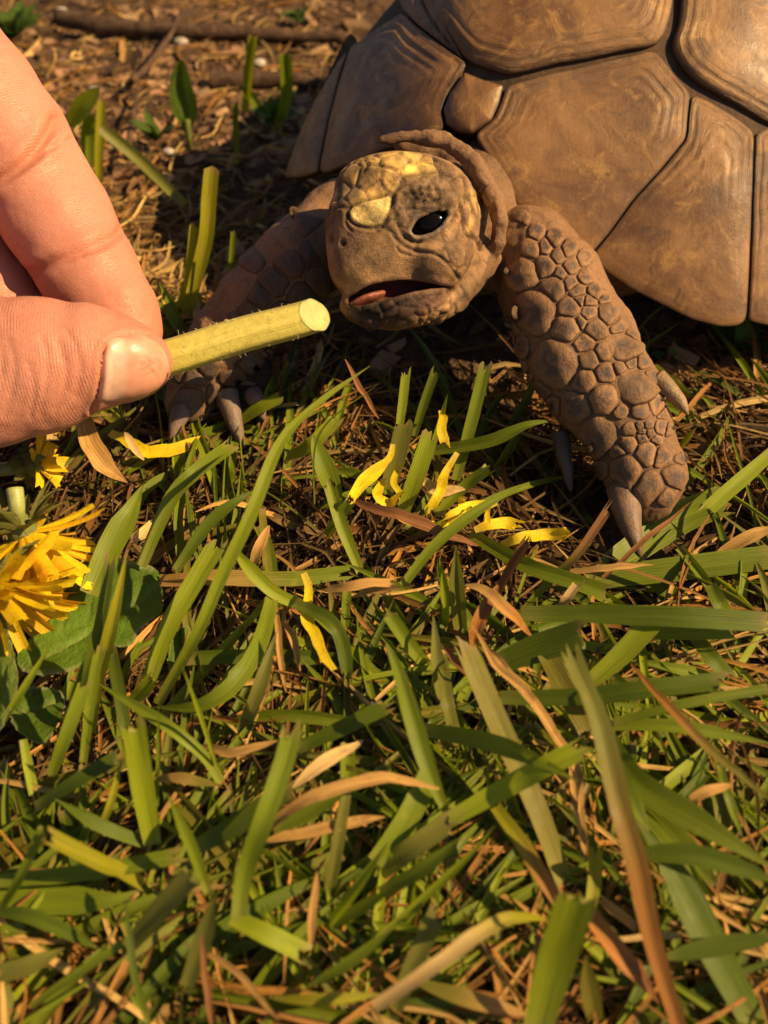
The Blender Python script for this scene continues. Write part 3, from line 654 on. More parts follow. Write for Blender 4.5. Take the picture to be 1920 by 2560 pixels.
# ------------------------------------------------------------------ scales and claws of the forelegs
def clip_half(P, a, b, c):                                     # keep a*x + b*y <= c
    out = []; n = len(P)
    for i in range(n):
        p, q = P[i], P[(i + 1) % n]; dp = a * p[0] + b * p[1] - c; dq = a * q[0] + b * q[1] - c
        if dp <= 0: out.append(p)
        if (dp < 0) != (dq < 0) and dp != dq: t = dp / (dp - dq); out.append((p[0] + t * (q[0] - p[0]), p[1] + t * (q[1] - p[1])))
    return out
def scales(seeds, mask, t_def, hk=1.0, gap=.9, colbase=(.265, .140, .062), seed=3, tmin=0, fmin=.10):
    r_ = np.random.default_rng(seed)
    for i, s in enumerate(seeds):
        x, y, r = s[:3]; el, an = (s[3], s[4]) if len(s) > 3 else (1.0, 0.0); sp = s[5] if len(s) > 5 else 0
        ca, sa = math.cos(math.radians(an)), math.sin(math.radians(an))
        P = []
        for k in range(16):
            a = 2 * math.pi * k / 16; u, v = math.cos(a) * r * el * 1.6, math.sin(a) * r * 1.6 / (1 if el == 1 else el ** .3)
            P.append((x + u * ca - v * sa, y + u * sa + v * ca))
        for j, o in enumerate(seeds):
            if j == i: continue
            dx, dy = o[0] - x, o[1] - y
            if abs(dx) > 260 or abs(dy) > 260: continue
            c = (o[0] ** 2 + o[1] ** 2 - x * x - y * y + r * r - o[2] ** 2) / 2
            P = clip_half(P, dx, dy, c)
            if len(P) < 3: break
        if len(P) < 3: continue
        P = np.array(P); c = P.mean(0)
        P = resample(chaikin(resample(P, 22, True), 2), 26, True)
        P += r_.normal(0, r * .025, P.shape)
        dd = np.linalg.norm(P - c, axis=1, keepdims=True)
        if dd.mean() < 5: continue
        P = c + (P - c) * np.clip(1 - gap / dd, .3, 1)
        if sp: P = np.where(((P - c) @ A(ca, sa) > 0)[:, None], P + A(ca, sa) * (np.clip((P - c) @ A(ca, sa), 0, None)[:, None]) * .18, P)
        ks = np.array([0, .25, .5, .7, .84, .94, 1.0])
        Q = np.concatenate([c[None]] + [c + (P - c) * k for k in ks[1:]])
        p, n = hits(Q[:, 0], Q[:, 1], t_def)
        n0 = nrm(n.mean(0)); n = nrm(n + 1.5 * n0)
        if n0 @ nrm(CAM - p[0]) < fmin or (mask is not None and (mask(p[:1])[0] > .22 or mask(p).max() > .4)) or (p[0] - CAM) @ FW < tmin: continue
        # robust depth: no vertex may fall off to something far behind
        tt = (p - CAM) @ FW; tm_ = np.median(tt); bad = np.abs(tt - tm_) > .55
        if bad.mean() > .15: continue
        if bad.any(): p[bad] = PX(Q[bad, 0], Q[bad, 1], np.full(bad.sum(), tm_))
        kk = np.r_[0, np.repeat(ks[1:], 26)]; R = dd.mean() * 20.4 / FPX
        hh = hk * (.030 * (1 - kk ** 9) + .085 * R * (1 + .6 * (r > 32)) * (1 - kk ** 2.4)) + .012 - .03 * (kk > .97)
        along = ((Q - c) @ A(ca, sa)) / (dd.mean() + 1e-6)
        if sp: hh += sp * R * np.clip(along, -.5, 1.6) * (1 - .25 * (kk > .97))
        hh += .012 * fbm(p, 9, 2, i)
        V = p + n * hh[:, None]
        m = 26; F = []
        idx = 1 + np.arange(6 * m).reshape(6, m)
        nx = np.roll(idx, -1, 1)
        quads = np.stack([idx[:-1], nx[:-1], nx[1:], idx[1:]], -1).reshape(-1, 4)
        sk = V[idx[-1]] - n[idx[-1]] * (.12 + abs(sp) * R * .9); sid = len(V) + np.arange(m); V = np.concatenate([V, sk])
        quads = np.concatenate([quads, np.stack([idx[-1], np.roll(idx[-1], -1), np.roll(sid, -1), sid], 1)])
        tri = np.stack([np.zeros(m, int), nx[0], idx[0]], 1)
        quads = quads[:, ::-1]; 
        # orient outwards
        f = tri[0]; nn = np.cross(V[f[1]] - V[f[0]], V[f[2]] - V[f[0]])
        if nn @ n0 < 0: tri = tri[:, ::-1]
        f = quads[0]; nn = np.cross(V[f[1]] - V[f[0]], V[f[2]] - V[f[0]])
        if nn @ n0 < 0: quads = quads[:, ::-1]
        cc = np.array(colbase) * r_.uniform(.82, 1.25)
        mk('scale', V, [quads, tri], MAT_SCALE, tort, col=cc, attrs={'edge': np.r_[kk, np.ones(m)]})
z2 = lambda s: (s[0] * .4249 + 1180, s[1] * .4249 + 480, s[2] * .4249) + tuple(s[3:])
LEG_SEEDS = [(285,165,42),(250,240,72),(375,250,45),(205,365,82,1.1,-30),(340,335,62),(440,320,48),(515,370,48),(290,480,104,1.1,-20),(430,440,58),(590,430,52),(520,480,28),(480,570,66),(670,490,46),(580,540,34),(365,705,128,1.15,75),(575,690,62),(630,640,34),(690,650,36),(620,590,36),(730,590,44),(690,715,48),(805,715,66),(790,640,36),(560,800,76,1.1,15),(645,765,34),(725,800,60),(870,790,46),(930,850,44),(890,915,84,1.35,35,.42),(660,890,52),(690,990,54),(775,945,46),(490,1010,138,1.25,75),(670,1110,60),(785,1065,54),(870,1035,30),(950,1150,100,1.15,25,.30),(780,1215,84),(610,1270,84),(735,1425,100,1.3,80,.12),(870,1290,34),(1000,1290,44),(1090,1260,50),(1010,1000,34),(1050,1090,36),(930,1000,30),
 (930,1400,34),(985,1375,18),(1040,1370,20),(1000,1415,18),(1050,1420,22),(1110,1390,38),(1160,1400,34),(930,1480,42),(1030,1535,66,1.2,85),(1120,1555,58,1.2,80),(1185,1490,50),(905,1640,92),(1050,1725,78,1.3,80),(1180,1660,62,1.4,95),(1000,1450,28),(1085,1460,26),(1220,1570,30),(1130,1790,40),
 (125,500,52),(120,330,34),(180,655,62),(235,800,52),(285,900,42,1.5,80,.2),(205,930,58,1.3,70),(95,610,38),(480,290,50),(560,350,50),(645,405,46),(730,470,44),(800,560,44),(860,640,42),(920,715,40),(970,800,38),(1015,870,36),(1060,960,38),(1120,1290,36),(1170,1270,40),(1210,1340,36),(1215,1430,34),(110,420,42),(100,710,42),(130,870,42),(250,1180,42),(310,1240,38),(420,1380,42),(560,1560,40),(390,1160,62),(260,1040,54),(330,1120,38),(150,780,46),(470,1270,52),(520,1390,48),(360,1290,44),(640,1500,52),(860,1530,34),(760,1640,44),(820,1740,40)]
scales([z2(s) for s in LEG_SEEDS], lambda q: np.minimum(chain(q, LEGR, LEGR_R), ell(q, PX(1618., 1195., 20.25), np.array([92, 88, 90]) * 20.3 / FPX, VB)), 20.9)
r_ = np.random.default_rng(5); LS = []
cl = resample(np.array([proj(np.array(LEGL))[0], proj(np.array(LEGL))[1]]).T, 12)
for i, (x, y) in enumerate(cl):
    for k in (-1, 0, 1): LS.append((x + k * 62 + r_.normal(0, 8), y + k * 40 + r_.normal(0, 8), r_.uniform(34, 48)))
scales(LS, None, 22, colbase=(.13, .075, .042), seed=8, tmin=21.0, fmin=.2)  # darker scale colour paints in the shade on this foreleg
def claw(base, tip, r0, bend, col, name='claw', flat=.72):
    base, tip = np.asarray(base), np.asarray(tip); C = spline(np.stack([base, (base + tip) / 2 + bend, tip]), 22)
    u = np.linspace(0, 1, 22); R = r0 * (1 - u ** 1.7) ** .75 * (1 - .12 * u) + .02
    V, F = tube(C, R, 18); V += .010 * fbm(V, 11, 3, 3)[:, None]
    cc = np.array(col) * (1 + .3 * fbm(V, 6, 3, 5))[:, None]
    mk(name, V, F, MAT_CLAW, tort, col=np.clip(cc, .01, 1))
hb = hit(1558, 1235); b0 = hb[0] if hb else PX(1558., 1235., 20.2)
tc_ = (b0 - CAM) @ FW
claw(PX(1556., 1222., tc_ + .22), PX(1602., 1394., tc_ - .38), .30, A(-.05, -.10, .05), (.165, .10, .06))
claw(PX(1640., 1235., tc_ + .45), PX(1612., 1292., tc_ + .3), .26, A(0, -.05, 0), (.14, .085, .05))
claw(PX(1400., 1080., 20.7), PX(1428., 1230., 20.5), .17, A(0, 0, 0), (.10, .065, .045))
hs = hit(1635, 940); ts = (hs[0] - CAM) @ FW if hs else 20
claw(PX(1640., 945., ts + .12), PX(1722., 1036., ts - .05), .19, A(.02, 0, .04), (.22, .13, .065), 'spur')
for bx_, by_, ex, ey, r in ((478, 985, 425, 1110, .24), (566, 985, 606, 1122, .23), (632, 985, 662, 1050, .18)):
    claw(PX(float(bx_), float(by_), 21.95), PX(float(ex), float(ey), 21.75), r, A(0, -.05, .12), (.17, .115, .085))
# ------------------------------------------------------------------ the hand and the stalk it holds
IDX = [PX(-520.,-120.,18.6), PX(-220.,60.,19.3), PX(-62.,245.,19.6), PX(18.,350.,19.75), PX(142.,545.,19.85), PX(222.,682.,19.8), PX(296.,788.,19.7), PX(322.,826.,19.65)]
IDX_R = np.array([172, 166, 156, 150, 137, 124, 104, 84]) * 19.6 / FPX
MID = [PX(-620.,150.,19.6), PX(-330.,330.,20.3), PX(-190.,470.,20.5), PX(-85.,640.,20.5), PX(-8.,765.,20.4), PX(50.,850.,20.3)]
MID_R = np.array([170, 160, 148, 132, 122, 95]) * 20 / FPX
RNG = [PX(-720.,400.,20.4), PX(-430.,560.,21.0), PX(-300.,720.,21.1), PX(-190.,860.,20.8), PX(-120.,940.,20.4)]
RNG_R = np.array([160, 145, 132, 118, 90]) * 20 / FPX
PNK = [PX(-820.,640.,20.8), PX(-560.,800.,21.2), PX(-450.,920.,21.0), PX(-370.,1000.,20.6)]
PNK_R = np.array([145, 122, 108, 84]) * 20 / FPX
THB = [PX(-760.,760.,18.4), PX(-420.,930.,18.1), PX(-180.,945.,18.1), PX(-40.,932.,18.1), PX(100.,914.,18.15), PX(215.,896.,18.15), PX(300.,900.,18.2), PX(343.,906.,18.25)]
THB_R = np.array([330, 225, 192, 185, 167, 134, 108, 86]) * 18.15 / FPX
def hand_sdf(P):
    d = chain(P, IDX, IDX_R)
    d = smin(d, chain(P, MID, MID_R), .04); d = smin(d, chain(P, RNG, RNG_R), .04); d = smin(d, chain(P, PNK, PNK_R), .04)
    d = smin(d, chain(P, THB, THB_R), .05)
    palm = smin(ell(P, PX(-900., 250., 19.4), A(3.4, 4.2, 1.9), VB), chain(P, [PX(-1000., 200., 19.4), PX(-2000., 0., 18.)], np.array([2.5, 2.7])), .8)
    return smin(d, palm, .5)
hlo = (-17.5, -5.5, 1.2)
HV, HF = sdf_mesh(hand_sdf, hlo, (-2.6, 8.2, 12), .052)
HN = vnormals(HV, HF); hx, hy, ht = proj(HV); hf = sstep(-.05, .3, (nrm(CAM - HV) * HN).sum(1))
z4 = lambda pts: np.array(pts, float) * .5063 + A(0, 80)
dh = np.zeros(len(HV)); red = np.zeros(len(HV))
isT = chain(HV, THB, THB_R) < .12
isI = (chain(HV, IDX, IDX_R) < .12) & ~isT
for pts, wd, dp, sel in [([(270,440),(230,530),(150,615),(60,690),(-60,740)], 13, .12, isI), ([(330,545),(250,570),(170,640),(60,720),(-40,770)], 7, .05, isI),
    ([(290,470),(300,530),(250,590)], 6, .03, isI), ([(600,985),(560,1012),(450,1062),(330,1112),(160,1185)], 12, .09, isI), ([(590,1030),(500,1065),(400,1110)], 5, .03, isI),
    ([(280,1540),(325,1640),(325,1760),(270,1870)], 6, .018, isT), ([(375,1560),(405,1680),(375,1800)], 6, .016, isT), ([(140,1640),(175,1760),(150,1900)], 6, .018, isT),
    ([(40,1520),(70,1640),(60,1800),(20,1900)], 6, .018, isT), ([(200,1500),(235,1620),(230,1760),(190,1890)], 5, .016, isT), ([(330,1480),(370,1540)], 5, .02, isT), ([(-30,1450),(10,1560),(0,1700)], 6, .016, isT),
    ([(520,1550),(505,1600),(500,1700),(485,1800),(455,1870)], 5, .09, isT), ([(525,1540),(560,1500),(640,1485),(730,1497)], 4, .06, isT)]:
    d = seg_dist(hx + 3 * fbm(HV, 5, 2, 3), hy + 3 * fbm(HV, 5, 2, 4), z4(chaikin(pts, 2, False)), False); g = np.exp(-(d / wd) ** 2) * sel
    dh -= dp * g; red = np.maximum(red, np.exp(-(d / (wd * 2.4)) ** 2) * sel * min(.7, dp * 6)); dh += dp * .3 * np.exp(-((d - 2.6 * wd) / (1.5 * wd)) ** 2) * sel
dh += .030 * fbm(HV, 1.7, 3, 8) + .010 * fbm(HV, 6, 3, 9)
di = chain(HV, IDX, IDX_R); dm_ = chain(HV, MID, MID_R); dt_ = chain(HV, THB, THB_R)
gap = np.exp(-(np.abs(di - dm_) / .16) ** 2) * (dt_ > .1); red = np.maximum(red, .8 * gap)  # skin redness plus occlusion-like shade put into the crease and gap colour
tipr = np.exp(-((hx - 330) ** 2 + (hy - 800) ** 2) / 120 ** 2); red = np.maximum(red, .35 * tipr)
cs = A(.56, .230, .145); cr = A(.46, .165, .085)
hc = cs * (1 + .10 * fbm(HV, 1.2, 3, 14))[:, None]; hc = hc * (1 - red[:, None] * .8) + cr * red[:, None] * .8
axI = nrm(IDX[5] - IDX[3]); axT = nrm(THB[5] - THB[3])
lines = np.where(isT, HV @ axT, HV @ axI)
HV2 = HV + HN * (dh * hf)[:, None]
hand = empty('hand', (-8, 1, 0), 'bare hand pinching a cut green stalk between thumb and forefinger', 'hand')
mk('skin', HV2, HF, MAT_HAND, hand, col=np.clip(hc, .01, 1), attrs={'lines': lines})
htree = BVHTree.FromPolygons([tuple(v) for v in HV2], [tuple(int(i) for i in f) for f in HF])
def surf(tr, px, py, tdef):
    d = nrm(ray(float(px), float(py))); h = tr.ray_cast(Vector(CAM), Vector(d))
    if h[0] is None or (np.array(h[0]) - CAM) @ FW > tdef + 1.2: h = tr.find_nearest(Vector(PX(float(px), float(py), tdef)))
    return np.array(h[0]), np.array(h[1])
NAILP = [(256,890),(262,862),(275,846),(304,838),(345,837),(378,843),(402,858),(420,885),(428,918),(424,952),(405,976),(375,991),(330,1002),(285,1008),(248,1008),(240,1000),(246,975),(252,930)]
P = resample(chaikin(NAILP, 2), 60, True); c = P.mean(0); ks = np.linspace(0, 1, 15)[1:]
Q = np.concatenate([c[None]] + [c + (P - c) * k for k in ks]); pn = [surf(htree, q[0], q[1], 17.95) for q in Q]
p = np.array([a for a, b in pn]); n = np.array([b for a, b in pn]); n = nrm(n + 1.0 * nrm(n.mean(0)))
kk = np.r_[0, np.repeat(ks, 60)]; offs = .028 * (1 - kk ** 8) + .006 - .03 * (kk > .99)
V = p + n * offs[:, None]; idx = 1 + np.arange(14 * 60).reshape(14, 60); nx = np.roll(idx, -1, 1)
quads = np.stack([idx[:-1], idx[1:], nx[1:], nx[:-1]], -1).reshape(-1, 4); tri = np.stack([np.zeros(60, int), idx[0], nx[0]], 1)
lun = sstep(318, 292, Q[:, 0] + .0009 * (Q[:, 1] - 915) ** 2 - 8)
edge = sstep(.90, .99, kk) * sstep(330, 400, Q[:, 0])
nc = A(.60, .27, .17)[None] * (1 - .42 * lun[:, None]) + A(.76, .54, .40)[None] * .42 * lun[:, None]; nc = nc * (1 - .25 * edge[:, None]) + A(.80, .62, .42) * .25 * edge[:, None]
spk = np.exp(-(((Q[:, 0] - 372) / 26) ** 2 + ((Q[:, 1] - 916) / 30) ** 2)) * (fbm(p, 42, 2, 5) > .10) * .75
nc = nc * (1 - spk[:, None]) + A(.33, .12, .07) * spk[:, None]
mk('thumb_nail', V, [quads, tri], MAT_NAIL, hand, col=nc)

# stalk
stalk = empty('cut_stalk', (-2, 3, 0), 'thick pale green stalk with a slanting cut end, held out to the tortoise', 'plant stalk')
C = spline(np.array([PX(180., 955., 18.95), PX(300., 926., 18.95), PX(425., 893., 18.98), PX(600., 838., 19.15), PX(735., 803., 19.3), PX(783., 789., 19.35)]), 40)
R = np.linspace(.335, .312, 40); T, N, B = frames(C); a = np.linspace(0, 2 * np.pi, 40, endpoint=False)
off = np.cos(a)[:, None] * N[-1] + np.sin(a)[:, None] * B[-1]
V = C[None] + R[None, :, None] * (np.cos(a)[:, None, None] * N[None] + np.sin(a)[:, None, None] * B[None])
V = V + .012 * np.cos(a * 7)[:, None, None] * (V - C[None]) / R[None, :, None]
sh = np.clip(np.linspace(-5.5, 1, 40), 0, 1)
depth = off @ FW                                           # far side reaches further: the slanting cut
V = V + (sh[None, :] * (depth * .30 + .02)[:, None])[..., None] * T[None]
cc = np.tile(A(.50, .42, .085), (1600, 1)) * (1 + .05 * np.cos(a * 5 + 1).repeat(40) + .06 * fbm(V.reshape(-1, 3), 2, 3, 4))[:, None]
mk('stem', V.reshape(-1, 3), grid_faces(40, 40, True)[:, ::-1], MAT_STALK, stalk, col=cc, attrs={'across': (a / 6.283 * 3).repeat(40), 'along': np.tile(np.linspace(0, 4, 40), 40)})
E = V[:, -1]; ec = E.mean(0); en = nrm(np.cross(E[10] - E[0], E[20] - E[0])); en = en if en @ T[-1] > 0 else -en
rk = np.array([.0, .3, .55, .75, .9, 1.0]); W = np.concatenate([ec[None]] + [ec + (E - ec) * k for k in rk[1:]])
W += en * (.012 + .012 * fbm(W, 9, 3, 2) - .03 * np.r_[1, np.repeat(rk[1:] < .35, 40)])[:, None]
idx = 1 + np.arange(200).reshape(5, 40); nx = np.roll(idx, -1, 1)
kk = np.r_[0, np.repeat(rk[1:], 40)]
cf = A(.46, .44, .17)[None] * (1 - .35 * sstep(.85, 1, kk))[:, None]
mk('cut_face', W, [np.stack([idx[:-1], idx[1:], nx[1:], nx[:-1]], -1).reshape(-1, 4), np.stack([np.zeros(40, int), idx[0], nx[0]], 1)], MAT_STALK, stalk, col=cf)
hb_ = Bag(); r_ = np.random.default_rng(2)
for i in range(90):
    j = r_.integers(12, 37); k = r_.integers(0, 40); p0 = V[k, j]; d = nrm(p0 - C[j] + r_.normal(0, .14, 3)); q = nrm(r_.normal(size=3))
    L = r_.uniform(.03, .11); Cc = np.array([p0, p0 + d * L * .5, p0 + d * L * .8 + q * L * .4]); v, f = tube(Cc, .0035, 3, False); hb_.add(v, f, A(.75, .66, .42))
tag(hb_.build('stalk_hairs', MAT_STRAW, stalk), kind='stuff')
# ------------------------------------------------------------------ blades, petals, flowers, leaves
def ribbon(C, wd, side=None, tip='point', fold=.3, face=None, nC=15, nA=5, roll=0.0, base=.75, ragged=0.0, seed=0):
    C = spline(C, nC); T = nrm(np.gradient(C, axis=0)); u = np.linspace(0, 1, nC)
    if face is None: face = nrm(nrm(CAM - C[nC // 2]) + A(0, 0, .6))
    sd_ = nrm(np.cross(T, face)); nn = nrm(np.cross(sd_, T))
    if np.any(roll):
        a = np.asarray(roll) * np.ones(nC); sd_, nn = sd_ * np.cos(a)[:, None] + nn * np.sin(a)[:, None], nn * np.cos(a)[:, None] - sd_ * np.sin(a)[:, None]
    if tip == 'point': pr = (base + (1 - base) * np.sin(np.pi * np.clip(u * 1.2, 0, 1) / 1.2 * .9)) * np.clip((1 - u) * 2.6, 0, 1) ** .8
    elif tip == 'both': pr = np.clip(np.sin(np.pi * np.clip(u, .02, .985)), 0, 1) ** .6
    else: pr = base + (1 - base) * np.minimum(1, u * 2.2)
    pr = np.maximum(pr, .03)
    ac = np.linspace(-1, 1, nA); W = .5 * wd * pr
    V = C[:, None] + W[:, None, None] * (ac[None, :, None] * sd_[:, None] + (fold * (np.abs(ac) - .5))[None, :, None] * nn[:, None])
    if ragged:
        r = np.random.default_rng(seed); V[-1] += r.uniform(-1, .6, nA)[:, None] * ragged * T[-1]
        V[1:-1] += (r.normal(0, .006, (nC - 2, 1, 1)) * wd) * sd_[1:-1, None]
    L = np.linalg.norm(np.diff(C, axis=0), axis=1).sum()
    return V.reshape(-1, 3), grid_faces(nC, nA), np.tile((ac + 1) / 2, nC), np.repeat(u * L, nA), np.repeat(u, nA)
GREENS = {'bright': A(.245, .285, .012), 'mid': A(.165, .205, .010), 'dark': A(.095, .130, .007), 'lime': A(.300, .275, .014), 'olive': A(.180, .155, .018), 'dull': A(.185, .180, .030),
          'tan': A(.42, .245, .072), 'brown': A(.24, .105, .038), 'orange': A(.33, .140, .030), 'pale': A(.50, .34, .135), 'yellow': A(.84, .60, .012)}
def blade_cols(u, kind, tip, r, kind2=None):
    c = np.tile(GREENS[kind], (len(u), 1)) * r.uniform(.88, 1.15)
    if kind2: k = sstep(.25, .8, u)[:, None]; c = c * (1 - k) + GREENS[kind2] * k
    elif kind in ('bright', 'mid', 'dark', 'lime', 'dull', 'olive'):
        k = (.45 * sstep(.18, 0, u))[:, None]; c = c * (1 - k) + A(.30, .28, .06) * k
        k = ((.6 if tip == 'cut' else .4) * sstep(.93, 1.0, u))[:, None]; c = c * (1 - k) + A(.34, .215, .09) * k
    return c
ZO = {'1': (0, 1600), '2': (960, 1600), '3': (0, 900), '4': (960, 900)}
def zpts(z, pts):
    s = 960 / 1659; ox, oy = ZO[z]; return np.array([PZ(ox + p[0] * s, oy + p[1] * s, p[2]) for p in pts])
def wcm(z, pts, wpx):
    c = zpts(z, pts); t = ((c[len(c) // 2] - CAM) @ FW); return wpx * 960 / 1659 / FPX * t
